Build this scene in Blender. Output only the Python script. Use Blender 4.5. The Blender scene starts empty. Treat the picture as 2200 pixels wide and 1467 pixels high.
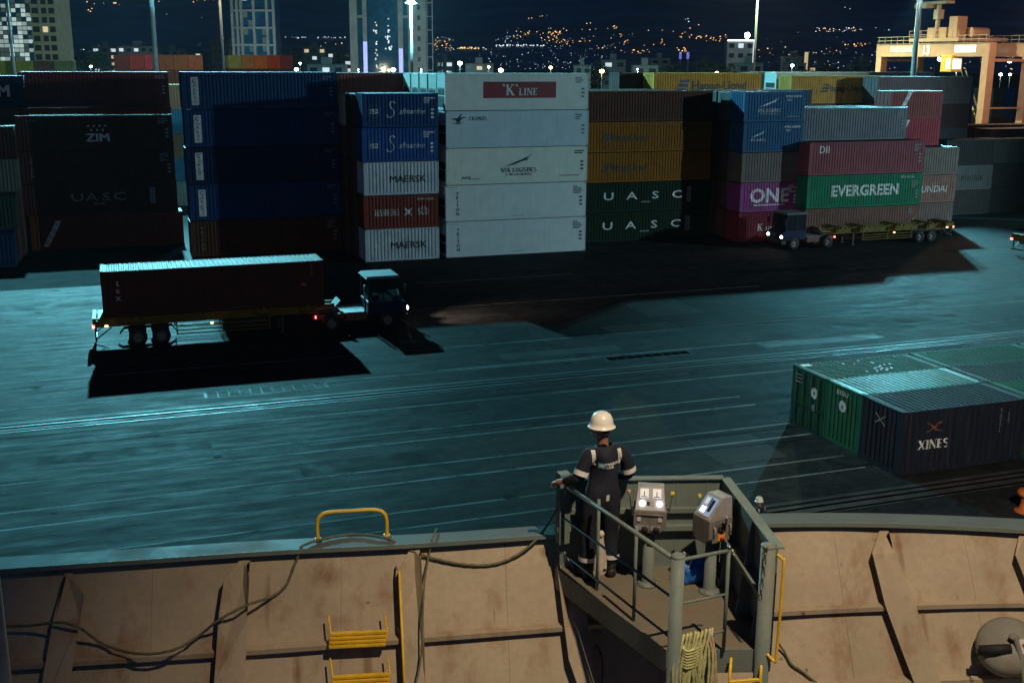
import bpy, bmesh, math, random
from mathutils import Vector, Matrix
R = math.radians
random.seed(7)
S = bpy.context.scene
COL = S.collection

# ------------------------------------------------------------------ camera
# World frame: X along the quay (to the right), Y away from the ship, Z up, quay surface at z = 0.
CAM = Vector((0, 0, 15.5))
FPX, PITCH, ROLL, YAW = 2415.92, R(13.9687), R(0.2814), R(19.4567)
_up = Vector((0, -math.cos(PITCH), -math.sin(PITCH)))
_fw = Vector((0, -math.sin(PITCH), math.cos(PITCH)))
_rt = Vector((1, 0, 0))
_M = Matrix(((math.cos(ROLL), -math.sin(ROLL), 0), (math.sin(ROLL), math.cos(ROLL), 0), (0, 0, 1)))
AX = Matrix((_M @ (math.cos(YAW) * _rt + math.sin(YAW) * _fw), _M @ (-math.sin(YAW) * _rt + math.cos(YAW) * _fw), _M @ _up))
cx, cy, cz = AX.col[0], AX.col[1], AX.col[2]
cam_data = bpy.data.cameras.new('camera')
cam = bpy.data.objects.new('camera', cam_data)
COL.objects.link(cam)
cam.matrix_world = Matrix(((cx[0], -cy[0], -cz[0], CAM[0]), (cx[1], -cy[1], -cz[1], CAM[1]), (cx[2], -cy[2], -cz[2], CAM[2]), (0, 0, 0, 1)))
cam_data.sensor_width = 36
cam_data.lens = FPX / 2200 * 36
cam_data.clip_start = 0.1
cam_data.clip_end = 20000
S.camera = cam

# ------------------------------------------------------------------ world, night sky
world = bpy.data.worlds.new('World')
S.world = world
world.use_nodes = True
wn = world.node_tree
wn.nodes.clear()
w_out = wn.nodes.new('ShaderNodeOutputWorld')
w_bg = wn.nodes.new('ShaderNodeBackground')
w_sky = wn.nodes.new('ShaderNodeTexSky')
w_sky.sky_type = 'NISHITA'
w_sky.sun_disc = False
w_sky.sun_elevation = R(-2.5)
w_sky.sun_rotation = R(200)
w_bg.inputs['Strength'].default_value = 0.2
w_tint = wn.nodes.new('ShaderNodeMix'); w_tint.data_type = 'RGBA'; w_tint.blend_type = 'MULTIPLY'; w_tint.inputs[0].default_value = 1
w_tint.inputs[7].default_value = (.30, .64, 1.9, 1)
wn.links.new(w_sky.outputs[0], w_tint.inputs[6])
wn.links.new(w_tint.outputs[2], w_bg.inputs['Color'])
wn.links.new(w_bg.outputs[0], w_out.inputs['Surface'])
S.view_settings.view_transform = 'Standard'
S.view_settings.look = 'None'
S.view_settings.exposure = 0
S.view_settings.gamma = 1
S.cycles.use_denoising = True
S.cycles.max_bounces = 6
S.cycles.diffuse_bounces = 3
S.cycles.sample_clamp_indirect = 4

HAZE = .00004      # density of the night air per metre
# lamp powers (W) and colours, used by the lamp builders further down
TEAL = (0.22, 0.84, 1.0)
P_MAST_A, P_MAST_B, P_MAST_C = 2.0e6, 7.6e5, 3.4e5
P_MAST_WIDE = 4.2e5
P_DECK, P_QUAY_FLOOD, P_SIDE_FLOOD, P_LEFT_FILL = 7200, 1.45e5, 2.8e4, 6.5e3

# ------------------------------------------------------------------ pixel rays of the calibrated camera -> points in the place
def ray(x, y):
    return AX @ Vector(((x - 1100) / FPX, (y - 733) / FPX, 1.0))
def on_z(x, y, z):
    d = ray(x, y); return CAM + d * ((z - CAM.z) / d.z)
def on_y(x, y, Y):
    d = ray(x, y); return CAM + d * (Y / d.y)
def at_d(x, y, D):
    return CAM + ray(x, y) * D

# ------------------------------------------------------------------ object helpers
def link(o):
    COL.objects.link(o); return o
def tag(o, label=None, cat=None, group=None, kind=None):
    if label: o['label'] = label
    if cat: o['category'] = cat
    if group: o['group'] = group
    if kind: o['kind'] = kind
    return o
def empty(name, loc, rz=0, label=None, cat=None, group=None):
    o = bpy.data.objects.new(name, None)
    o.empty_display_size = 0.3
    o.location = loc
    o.rotation_euler = (0, 0, rz)
    link(o)
    return tag(o, label, cat, group)
def copy_tree(o, parent=None):
    c = o.copy(); link(c); c.parent = parent
    for ch in list(o.children):
        copy_tree(ch, c)
    return c

class MB:
    """collects shapes and links them as one mesh object"""
    def __init__(s):
        s.v = []; s.f = []; s.smooth = []
    def add(s, vs, fs, smooth=False):
        b = len(s.v)
        s.v += [tuple(v) for v in vs]
        s.f += [tuple(i + b for i in f) for f in fs]
        s.smooth += [smooth] * len(fs)
        return s
    def box(s, c, d, rot=None):
        hx, hy, hz = d[0] / 2, d[1] / 2, d[2] / 2
        vs = [Vector((sx * hx, sy * hy, sz * hz)) for sx in (-1, 1) for sy in (-1, 1) for sz in (-1, 1)]
        if rot is not None:
            vs = [rot @ v for v in vs]
        c = Vector(c)
        return s.add([v + c for v in vs], [(0, 1, 3, 2), (4, 6, 7, 5), (0, 4, 5, 1), (2, 3, 7, 6), (0, 2, 6, 4), (1, 5, 7, 3)])
    def bx(s, x0, x1, y0, y1, z0, z1):
        return s.box(((x0 + x1) / 2, (y0 + y1) / 2, (z0 + z1) / 2), (x1 - x0, y1 - y0, z1 - z0))
    def hexa(s, p):   # 8 points: bottom 4 ccw, top 4 ccw
        return s.add(p, [(3, 2, 1, 0), (4, 5, 6, 7), (0, 1, 5, 4), (1, 2, 6, 5), (2, 3, 7, 6), (3, 0, 4, 7)])
    def beam(s, a, b, w, h, up=(0, 0, 1)):
        a, b = Vector(a), Vector(b)
        d = (b - a).normalized()
        u = Vector(up)
        sd = d.cross(u)
        if sd.length < 1e-4:
            sd = d.cross(Vector((1, 0, 0)))
        sd.normalize(); u = sd.cross(d).normalized()
        q = [a - sd * w / 2 - u * h / 2, a + sd * w / 2 - u * h / 2, a + sd * w / 2 + u * h / 2, a - sd * w / 2 + u * h / 2]
        return s.hexa(q + [v + (b - a) for v in q])
    def prism(s, pts, n):   # polygon extruded by vector n
        k = len(pts); n = Vector(n)
        vs = [Vector(p) for p in pts] + [Vector(p) + n for p in pts]
        return s.add(vs, [tuple(range(k))[::-1], tuple(range(k, 2 * k))] + [(i, (i + 1) % k, (i + 1) % k + k, i + k) for i in range(k)])
    def tube(s, pts, r, n=8, closed=False, caps=True, lobes=0, twist=0.0, amp=0.2):
        pts = [Vector(p) for p in pts]
        if not isinstance(r, (list, tuple)):
            r = [r] * len(pts)
        m = len(pts)
        nrm = None; vs = []; acc = 0
        for i, p in enumerate(pts):
            if closed:
                t = pts[(i + 1) % m] - pts[i - 1]
            else:
                t = pts[min(i + 1, m - 1)] - pts[max(i - 1, 0)]
            t.normalize()
            if nrm is None:
                nrm = t.orthogonal().normalized()
            else:
                nrm = (nrm - t * nrm.dot(t))
                nrm = nrm.normalized() if nrm.length > 1e-6 else t.orthogonal().normalized()
                acc += (p - pts[i - 1]).length
            bt = t.cross(nrm)
            for k in range(n):
                a = 2 * math.pi * k / n
                rr = r[i] * (1 + (amp * math.cos(lobes * a - acc * twist) if lobes else 0))
                vs.append(p + (nrm * math.cos(a) + bt * math.sin(a)) * rr)
        fs = []
        for i in range(m if closed else m - 1):
            j = (i + 1) % m
            for k in range(n):
                l = (k + 1) % n
                fs.append((i * n + k, i * n + l, j * n + l, j * n + k))
        if caps and not closed:
            fs.append(tuple(range(n))[::-1]); fs.append(tuple(range((m - 1) * n, m * n)))
        return s.add(vs, fs, True)
    def cyl(s, a, b, r0, r1=None, n=14):
        return s.tube([a, b], [r0, r0 if r1 is None else r1], n)
    def lathe(s, prof, c, n=20, axis=None):
        ax = Vector(axis).normalized() if axis else Vector((0, 0, 1))
        u = ax.orthogonal().normalized(); w = ax.cross(u); c = Vector(c)
        vs = []
        for (r, z) in prof:
            for k in range(n):
                a = 2 * math.pi * k / n
                vs.append(c + ax * z + (u * math.cos(a) + w * math.sin(a)) * max(r, 1e-4))
        fs = [(i * n + k, i * n + (k + 1) % n, (i + 1) * n + (k + 1) % n, (i + 1) * n + k) for i in range(len(prof) - 1) for k in range(n)]
        return s.add(vs, fs, True)
    def sphere(s, c, r, n=12, sc=(1, 1, 1)):
        c = Vector(c); m = n // 2
        vs = []; 
        for i in range(m + 1):
            th = math.pi * i / m
            for k in range(n):
                a = 2 * math.pi * k / n
                vs.append(c + Vector((math.sin(th) * math.cos(a) * sc[0], math.sin(th) * math.sin(a) * sc[1], -math.cos(th) * sc[2])) * r)
        fs = [(i * n + k, i * n + (k + 1) % n, (i + 1) * n + (k + 1) % n, (i + 1) * n + k) for i in range(m) for k in range(n)]
        return s.add(vs, fs, True)
    def mesh(s, name, offset=None):
        me = bpy.data.meshes.new(name)
        vs = s.v if offset is None else [(v[0] - offset[0], v[1] - offset[1], v[2] - offset[2]) for v in s.v]
        me.from_pydata(vs, [], s.f)
        me.polygons.foreach_set('use_smooth', s.smooth)
        me.update()
        return me
    def build(s, name, mat, parent=None, world=False, bevel=0):
        """world=True: the coordinates are world ones and are moved into the parent's frame (no rotation)"""
        me = s.mesh(name, parent.location if (world and parent) else None)
        o = link(bpy.data.objects.new(name, me))
        if mat: me.materials.append(mat)
        o.parent = parent
        if bevel:
            b = o.modifiers.new('bevel', 'BEVEL'); b.width = bevel; b.segments = 2; b.limit_method = 'ANGLE'
        return o

def mesh_obj(name, me, parent=None, loc=(0, 0, 0), rot=(0, 0, 0), color=None):
    o = link(bpy.data.objects.new(name, me))
    o.parent = parent; o.location = loc; o.rotation_euler = rot
    if color: o.color = (*color, 1)
    return o
def spline(pts, k=6, closed=False):
    pts = [Vector(p) for p in pts]; out = []; m = len(pts)
    for i in range(m if closed else m - 1):
        if closed:
            p0, p1, p2, p3 = pts[i - 1], pts[i], pts[(i + 1) % m], pts[(i + 2) % m]
        else:
            p0, p1, p2, p3 = pts[max(i - 1, 0)], pts[i], pts[i + 1], pts[min(i + 2, m - 1)]
        for j in range(k):
            t = j / k
            out.append(0.5 * ((2 * p1) + (p2 - p0) * t + (2 * p0 - 5 * p1 + 4 * p2 - p3) * t * t + (3 * p1 - p0 - 3 * p2 + p3) * t ** 3))
    if not closed: out.append(pts[-1])
    return out

# ------------------------------------------------------------------ procedural materials
def new_mat(name):
    m = bpy.data.materials.new(name); m.use_nodes = True
    nt = m.node_tree; b = nt.nodes['Principled BSDF']
    return m, nt, b
def N(nt, t, **kw):
    n = nt.nodes.new(t)
    for k, v in kw.items(): setattr(n, k, v)
    return n
def coords(nt, scale=(1, 1, 1), kind='Object', rnd=False):
    tc = N(nt, 'ShaderNodeTexCoord'); mp = N(nt, 'ShaderNodeMapping')
    mp.inputs['Scale'].default_value = scale
    nt.links.new(tc.outputs[kind], mp.inputs['Vector'])
    if rnd:
        oi = N(nt, 'ShaderNodeObjectInfo'); mu = N(nt, 'ShaderNodeMath', operation='MULTIPLY'); mu.inputs[1].default_value = 71.3
        nt.links.new(oi.outputs['Random'], mu.inputs[0]); nt.links.new(mu.outputs[0], mp.inputs['Location'])
    return mp.outputs[0]
def noise(nt, vec, scale, detail=4, rough=.55):
    n = N(nt, 'ShaderNodeTexNoise'); n.inputs['Scale'].default_value = scale
    n.inputs['Detail'].default_value = detail; n.inputs['Roughness'].default_value = rough
    nt.links.new(vec, n.inputs['Vector']); return n.outputs['Fac']
def ramp(nt, fac, stops):
    r = N(nt, 'ShaderNodeValToRGB'); e = r.color_ramp.elements
    while len(e) < len(stops): e.new(.5)
    for el, (p, c) in zip(e, stops):
        el.position = p; el.color = (*c, 1) if len(c) == 3 else c
    nt.links.new(fac, r.inputs[0]); return r.outputs[0]
def grey(nt, fac, a, b, p0=.35, p1=.65):
    return ramp(nt, fac, [(p0, (a, a, a)), (p1, (b, b, b))])
def mixc(nt, fac, a, b, mode='MIX'):
    m = N(nt, 'ShaderNodeMix', data_type='RGBA', blend_type=mode)
    if isinstance(fac, (int, float)): m.inputs[0].default_value = fac
    else: nt.links.new(fac, m.inputs[0])
    for i, c in ((6, a), (7, b)):
        if isinstance(c, tuple): m.inputs[i].default_value = (*c, 1)
        else: nt.links.new(c, m.inputs[i])
    return m.outputs[2]
def bump(nt, b, h, strength=.3, dist=.02):
    bp = N(nt, 'ShaderNodeBump'); bp.inputs['Strength'].default_value = strength; bp.inputs['Distance'].default_value = dist
    nt.links.new(h, bp.inputs['Height']); nt.links.new(bp.outputs[0], b.inputs['Normal'])
def pm(name, c, rough=.6, metal=0, var=.2, scale=6, bmp=0, dirt=None, dirt_amt=.5, stretch=(1, 1, 1), spec=.5, rnd=False):
    m, nt, b = new_mat(name)
    v = coords(nt, stretch, rnd=rnd)
    n1 = noise(nt, v, scale)
    lo = tuple(x * (1 - var) for x in c); hi = tuple(min(1, x * (1 + var)) for x in c)
    col = ramp(nt, n1, [(.3, lo), (.7, hi)])
    if dirt:
        n2 = noise(nt, v, scale * .45, 6, .7)
        col = mixc(nt, grey(nt, n2, 0, dirt_amt, .5, .72), col, dirt)
    nt.links.new(col, b.inputs['Base Color'])
    nt.links.new(grey(nt, n1, max(0, rough - .1), min(1, rough + .1)), b.inputs['Roughness'])
    b.inputs['Metallic'].default_value = metal
    b.inputs['Specular IOR Level'].default_value = spec
    if bmp: bump(nt, b, noise(nt, v, scale * 6), bmp, .01)
    return m
def em(name, c, strength, base=(.8, .8, .8)):
    m, nt, b = new_mat(name)
    v = coords(nt); n1 = noise(nt, v, 3)
    nt.links.new(mixc(nt, grey(nt, n1, 0, .15), tuple(c), (1, 1, 1)), b.inputs['Emission Color'])
    b.inputs['Base Color'].default_value = (*base, 1)
    b.inputs['Emission Strength'].default_value = strength
    m.cycles.emission_sampling = 'NONE'
    return m

# container paint takes each object's own colour
def container_paint(name, rust=.5, rough=.5, grime=.25):
    m, nt, b = new_mat(name)
    oi = N(nt, 'ShaderNodeObjectInfo')
    v = coords(nt, (1, 1, 1), rnd=True); vs = coords(nt, (5, 5, .35), rnd=True)
    n1 = noise(nt, v, 1.1, 5); n2 = noise(nt, vs, 1.6, 5, .6); n3 = noise(nt, v, 2.6, 8, .75)
    col = mixc(nt, grey(nt, n1, grime, 0), oi.outputs['Color'], (.012, .012, .012))
    pale = mixc(nt, .07, oi.outputs['Color'], (.30, .30, .28))
    hs = mixc(nt, grey(nt, n2, 0, .6, .48, .7), col, pale)
    col = mixc(nt, grey(nt, n3, 0, rust, .62, .74), hs, (.085, .032, .014))
    n5 = noise(nt, coords(nt, (7, 7, .22), rnd=True), 1.3, 6, .65)
    col = mixc(nt, grey(nt, n5, 0, rust * .9, .58, .72), col, (.075, .034, .018))
    nt.links.new(col, b.inputs['Base Color'])
    nt.links.new(grey(nt, n2, rough + .05, min(1, rough + .3)), b.inputs['Roughness'])
    b.inputs['Specular IOR Level'].default_value = .12
    bump(nt, b, n3, .12, .01)
    return m
M = {}
M['cont'] = container_paint('container_paint')
M['reefer'] = container_paint('reefer_paint', .22, .42, .12)
def worn(m, lo=.36, hi=.44, sc=7):
    nt = m.node_tree; nt.links.new(grey(nt, noise(nt, coords(nt, (1, 1, .6), rnd=True), sc, 8, .75), .15, 1, lo, hi), nt.nodes['Principled BSDF'].inputs['Alpha']); return m
M['l_white'] = pm('lettering_white', (.62, .64, .62), .6, var=.25, scale=3, dirt=(.2, .2, .2), rnd=True)
M['l_grey'] = pm('lettering_faded', (.17, .17, .17), .65, var=.3, scale=4, rnd=True)
M['l_dark'] = pm('lettering_dark_blue', (.012, .03, .05), .6, var=.25, scale=3)
M['l_black'] = pm('lettering_black', (.02, .02, .022), .6, var=.3, scale=4)
M['l_blue'] = pm('lettering_navy', (.02, .035, .14), .6, var=.2, scale=3)
M['l_red'] = pm('lettering_red_panel', (.2, .018, .03), .55, var=.2, scale=2)
M['l_sky'] = pm('emblem_light_blue', (.16, .45, .62), .5, var=.1, scale=6)
M['l_orange'] = pm('emblem_orange', (.35, .1, .03), .5, var=.2, scale=6)
for k_ in ('l_white', 'l_grey', 'l_dark', 'l_black', 'l_blue'): worn(M[k_])
M['l_rust'] = pm('emblem_rust_orange', (.16, .06, .035), .6, var=.3, scale=5)
M['steel'] = pm('worn_steel', (.35, .34, .33), .35, 1, .3, 5)
M['rim'] = pm('dull_rim_steel', (.16, .16, .16), .6, .2, .3, 5)
M['black'] = pm('black_rubber', (.012, .012, .013), .75, 0, .3, 9)
M['void'] = pm('deep_groove_black', (.006, .006, .006), .95, 0, .3, 9, spec=0.0)
M['cont_gloss'] = container_paint('glossy_container_paint', .5, .3)
M['dark'] = pm('dark_metal', (.03, .032, .034), .55, .3, .3, 5)
M['glassdark'] = pm('dark_glass', (.01, .014, .018), .08, 0, .2, 2)
M['yellow'] = pm('safety_yellow', (.85, .54, .035), .45, 0, .12, 7, dirt=(.25, .12, .02), dirt_amt=.4)
M['trailer_yellow'] = pm('trailer_yellow', (.13, .10, .022), .6, 0, .3, 3, dirt=(.04, .03, .015), dirt_amt=.7, spec=.15)
M['cab_navy'] = pm('cab_navy', (.010, .017, .05), .6, 0, .25, 3, spec=.2)
M['chassis_red'] = pm('chassis_red', (.12, .035, .025), .6, 0, .3, 4)
M['concrete'] = pm('pale_concrete', (.042, .045, .044), .85, 0, .35, 1.2, .3, spec=.05)
def line_paint():
    m, nt, b = new_mat('worn_line_paint')
    v = coords(nt); n1 = noise(nt, v, .9, 8, .75); n2 = noise(nt, v, .15, 3)
    col = mixc(nt, grey(nt, n1, 0, 1, .5, .68), (.25, .255, .245), (.03, .032, .033))
    col = mixc(nt, grey(nt, n2, 0, .75, .5, .66), col, (.028, .03, .031))
    nt.links.new(col, b.inputs['Base Color']); b.inputs['Roughness'].default_value = .8; b.inputs['Specular IOR Level'].default_value = .03
    return m
M['line'] = line_paint()
M['red_lamp'] = em('red_tail_lamp', (1, .05, .03), 9)
M['amber_lamp'] = em('amber_lamp', (1, .5, .06), 9)
M['head_lamp'] = em('head_lamp', (1, .78, .6), 22)
M['mast'] = pm('galvanised_mast', (.36, .38, .37), .5, .2, .2, 1)
M['lamp_cold'] = em('mast_lamp_cold', (.75, .95, 1), 45)
M['lamp_warm'] = em('street_lamp_warm', (1, .66, .2), 30)
M['lamp_white'] = em('street_lamp_white', (.8, .98, 1), 30)
# ------------------------------------------------------------------ lamps of the port
def point_lamp(name, loc, power, color, parent, radius=.4, spot=None, aim=None, blend=.3):
    ld = bpy.data.lights.new(name, 'SPOT' if spot else 'POINT')
    ld.energy = power; ld.color = color; ld.shadow_soft_size = radius
    o = link(bpy.data.objects.new(name, ld))
    o.location = loc
    if spot:
        ld.spot_size = R(spot); ld.spot_blend = blend
        o.rotation_euler = (Vector(aim) - Vector(loc)).to_track_quat('-Z', 'Y').to_euler()
    if parent:
        o.parent = parent; o.location = Vector(loc) - parent.location
    return o

def light_mast(X, Y, h, r0, r1, label, heads=6, head_mat='lamp_cold', power=0, color=TEAL, aim=None, spot=None, mat='mast', blend=.5, bulb=0, wide=0):
    root = empty('light_mast', (X, Y, 0), 0, label, 'light mast', 'high light masts of the container yard')
    m = MB(); m.tube([(0, 0, 0), (0, 0, h * .5), (0, 0, h)], [r0, (r0 + r1) / 2, r1], 12); m.build('pole', M[mat], root)
    m = MB(); m.lathe([(r1, h - .5), (1.3, h - .35), (1.3, h - .2), (r1, h - .1)], (0, 0, 0), 16); m.build('head_ring', M['mast'], root)
    for k in range(heads):
        a = 2 * math.pi * k / heads
        c = Vector((math.cos(a) * 1.25, math.sin(a) * 1.25, h - .75))
        m = MB(); m.box(c, (.5, .5, .3), Matrix.Rotation(a, 3, 'Z')); f = m.build('floodlight', M['dark'], root)
        m = MB(); m.box(c + Vector((0, 0, -.17)), (.42, .42, .03), Matrix.Rotation(a, 3, 'Z')); m.build('lens', M[head_mat], f)
    if power:
        lm = point_lamp('mast_light', (X, Y, h - 1.4), power, color, root, .45, spot, aim, blend)
    if wide: point_lamp('mast_light_wide', (X + .3, Y - .3, h - 1.45), wide, color, root, .45, 150, (X, Y - 70, 0), .5)
    if bulb:
        mm = MB(); mm.sphere((0, 0, h - .6), bulb, 12, (1, 1, .55)); mm.build('lamp_glow', M[head_mat], root)  # added glowing ball standing in for the glare round the lamps
    return root

light_mast(5.86, 146, 41.5, .36, .2, 'thick pale light mast rising behind the dark red stack at the left', power=P_MAST_A, aim=(-9, 86, 0), spot=45, blend=1.0, wide=P_MAST_WIDE)
light_mast(87.3, 109.6, 24.8, .38, .26, 'thick teal lit light mast standing in front of the yard crane at the right', power=P_MAST_B, aim=(62, 74, 0), spot=48, blend=.9)
light_mast(-8.6, 126, 39, .16, .1, 'thin light mast at the far left in front of the glass building', heads=4, power=P_MAST_C, aim=(-6, 88, 0), spot=24, blend=.8)
light_mast(.0944 * 185, 185, 34, .26, .16, 'yellowish light mast left of the concrete framed tower', heads=4, head_mat='lamp_warm', power=3.2e4, color=(1, .82, .58), aim=(18, 215, 12), spot=150)
light_mast(.2577 * 285, 285, 30.4, .42, .25, 'light mast with its bright lamps in view before the blue glass tower', heads=8, power=5e5, color=TEAL, bulb=1.0)
light_mast(.6055 * 160, 160, 34, .22, .15, 'olive lit light mast near the middle right, beside the white hotel block', heads=4, power=1.6e5, color=(.8, 1, .55), aim=(92, 150, 0), spot=150)

# ------------------------------------------------------------------ ground, quay, water
def asphalt():
    m, nt, b = new_mat('worn_asphalt')
    v = coords(nt); vx = coords(nt, (.16, .9, 1)); vx2 = coords(nt, (.06, .35, 1))
    big = noise(nt, v, .06, 5, .6); med = noise(nt, v, .5, 6, .65); fine = noise(nt, v, 9, 4)
    st = noise(nt, vx, 2.2, 8, .72); st2 = noise(nt, vx2, 1.0, 7, .7)
    col = ramp(nt, big, [(.3, (.016, .0175, .018)), (.7, (.036, .038, .0385))])
    col = mixc(nt, grey(nt, st, 0, .35, .42, .68), col, (.015, .0165, .017))
    col = mixc(nt, grey(nt, st2, 0, .4, .5, .66), col, (.05, .053, .053))
    col = mixc(nt, grey(nt, noise(nt, v, 1.3, 10, .82), 0, .9, .45, .60), col, (.009, .010, .0105))
    col = mixc(nt, grey(nt, med, 0, .75, .5, .66), col, (.012, .013, .0135))
    col = mixc(nt, grey(nt, fine, .12, 0, .3, .7), col, (.008, .0085, .009))
    vo = N(nt, 'ShaderNodeTexVoronoi', feature='DISTANCE_TO_EDGE'); vo.inputs['Scale'].default_value = .16
    nt.links.new(v, vo.inputs['Vector'])
    col = mixc(nt, ramp(nt, vo.outputs['Distance'], [(.0, (.45, .45, .45)), (.006, (0, 0, 0))]), col, (.008, .0085, .009))
    nt.links.new(col, b.inputs['Base Color'])
    nt.links.new(grey(nt, st, .66, .86), b.inputs['Roughness'])
    b.inputs['Specular IOR Level'].default_value = .03
    bump(nt, b, fine, .25, .01)
    return m
M['asphalt'] = asphalt()
m = MB(); m.add([(-900, 15, 0), (1800, 15, 0), (1800, 2600, 0), (-900, 2600, 0)], [(0, 1, 2, 3)])
m.add([(-900, 15, 0), (-900, 15, -6), (1800, 15, -6), (1800, 15, 0)], [(0, 1, 2, 3)])
g = m.build('quay_ground', M['asphalt']); tag(g, 'dark asphalt container quay with worn streaks', 'ground', kind='structure')
m, nt, b = new_mat('harbour_water')
b.inputs['Base Color'].default_value = (.004, .012, .016, 1); b.inputs['Roughness'].default_value = .08
bump(nt, b, noise(nt, coords(nt), 1.3, 4), .4, .1)
M['water'] = m
m = MB(); m.add([(-900, -400, -2.5), (1800, -400, -2.5), (1800, 15, -2.5), (-900, 15, -2.5)], [(0, 1, 2, 3)])
w = m.build('harbour_water', M['water']); tag(w, 'dark harbour water between ship and quay', 'water', kind='structure')

# painted lane lines along the quay
def gy(x, y): return on_z(x, y, 0).y
line_specs = [(gy(1100, 735), -40, 60, .10), (gy(1350, 760), 15, 110, .12), (gy(1100, 785), -40, 26, .1), (gy(1000, 862), -40, 110, .12), (gy(1150, 897), -40, 27.5, .12),
              (gy(1150, 919), -40, 27.5, .14), (gy(1150, 971), -40, 27.5, .12), (gy(1150, 1002), -40, 27.5, .15), (gy(1150, 1063), -40, 27.2, .14), (gy(1150, 1097), -40, 27.2, .12),
              (gy(1250, 640), 16, 43, .1), (gy(1120, 595), 20, 32, .1)]
for (Y, x0, x1, w) in line_specs:
    m = MB(); m.bx(x0, x1, Y - w * .4, Y + w * .4, .003, .006)
    o = m.build('painted_line', M['line']); tag(o, 'worn white lane line painted along the quay', 'lane line', 'lane lines painted along the quay', 'structure')

# crane rails with their concrete beds and grooves
def crane_rail(Y, label, w=1.5):
    root = empty('crane_rail', (0, Y, 0), 0, label, 'rail')
    m = MB(); m.add([(-60, -w / 2, .004), (190, -w / 2, .004), (190, w / 2, .004), (-60, w / 2, .004)], [(0, 1, 2, 3)])
    o = m.build('concrete_bed', M['rail_bed'], root)
    for dy, ww in ((-.62, .17), (-.12, .15), (.28, .13)):
        m = MB(); m.add([(-60, dy - ww / 2, .009), (190, dy - ww / 2, .009), (190, dy + ww / 2, .009), (-60, dy + ww / 2, .009)], [(0, 1, 2, 3)]); m.build('groove', M['void'], root)
    m = MB(); m.bx(-60, 190, -.02, .06, .005, .016); m.build('rail_head', M['rail_steel'], root)
    m = MB(); m.bx(-60, 190, -.76, -.70, .005, .014); m.build('edge_angle', M['rail_steel'], root)
M['rail_bed'] = pm('rail_bed_concrete', (.048, .051, .051), .7, 0, .35, .9, .2, spec=.06)
M['rail_steel'] = pm('dull_rail_steel', (.10, .10, .10), .55, .6, .3, 2, spec=.2)
crane_rail(51.0, 'far crane rail in a pale concrete strip across the quay')
crane_rail(32.2, 'near crane rail running beside the quay edge', 1.2)

# repairs and marks in the asphalt
M['patch_dark'] = pm('fresh_asphalt', (.012, .013, .0135), .8, 0, .4, .8, .3, spec=.03)
M['patch_pale'] = pm('old_pale_asphalt', (.045, .048, .048), .8, 0, .35, .6, .3, spec=.03)
M['tyre_mark'] = pm('tyre_rubber_on_asphalt', (.008, .0085, .009), .85, 0, .4, 1.0, spec=.03)
rq = random.Random(31)
for (x0, y0, w, d, k) in ((2, 57.2, 5, 1.6, 0), (19, 55, 7, 1.2, 1), (27, 58.3, 4.5, 2.2, 1), (31, 62, 4, 4.5, 1), (-6, 45.5, 9, 1.1, 0), (6, 41, 6, 1.5, 0), (40, 55.5, 10, 1.4, 0), (12, 47, 3.2, 2.6, 0), (50, 60, 12, 2.2, 1), (-8, 76, 7, 2.2, 0), (1, 69.6, 8, 1.0, 1), (22, 37, 3, 3, 1), (44, 73, 9, 1.6, 0)):
    m = MB(); n = 14; pts = []
    for i in range(n): pts.append((x0 + w * i / (n - 1), y0 + rq.uniform(-.05, .05), .0022))
    for i in range(n): pts.append((x0 + w * (1 - i / (n - 1)), y0 + d + rq.uniform(-.05, .05), .0022))
    m.add(pts, [tuple(range(2 * n))]); o = m.build('asphalt_patch', M['patch_pale' if k else 'patch_dark']); tag(o, 'repaired patch in the quay asphalt', 'ground patch', 'repaired patches in the quay asphalt', 'structure')
m = MB()
for k in range(40):
    x, y = rq.uniform(-30, 70), rq.choice([rq.uniform(54, 74), rq.uniform(34, 50), rq.uniform(70, 84)]); L_ = rq.uniform(5, 26); w = rq.uniform(.10, .22); dr = rq.uniform(-.02, .02); cv_ = rq.uniform(-.0016, .0016)
    pts = []
    for q in (-1, 1):
        seq = range(9) if q < 0 else range(8, -1, -1)
        for i in seq: t = L_ * i / 8; pts.append((x + t, y + dr * t + cv_ * t * t + q * w / 2 * math.sin(math.pi * min(1, .12 + i / 8 * .76)), .0026 + .00002 * k))
    m.add(pts, [tuple(range(18))])
o = m.build('tyre_marks', M['tyre_mark']); tag(o, 'long dark tyre marks along the quay asphalt', 'tyre marks', kind='stuff')
m = MB()
for k in range(150):
    x, y, r = rq.uniform(-25, 60), rq.uniform(34, 84), rq.choice([.05, .08, .12, .2]); n = 12
    m.add([(x + r * 1.6 * math.cos(6.283 * i / n) * rq.uniform(.6, 1.2), y + r * math.sin(6.283 * i / n) * rq.uniform(.6, 1.2), .0048 + .00001 * k) for i in range(n)], [tuple(range(n))])
o = m.build('oil_stains', M['tyre_mark']); tag(o, 'dark oil stains scattered over the quay asphalt', 'oil stains', kind='stuff')
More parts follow.
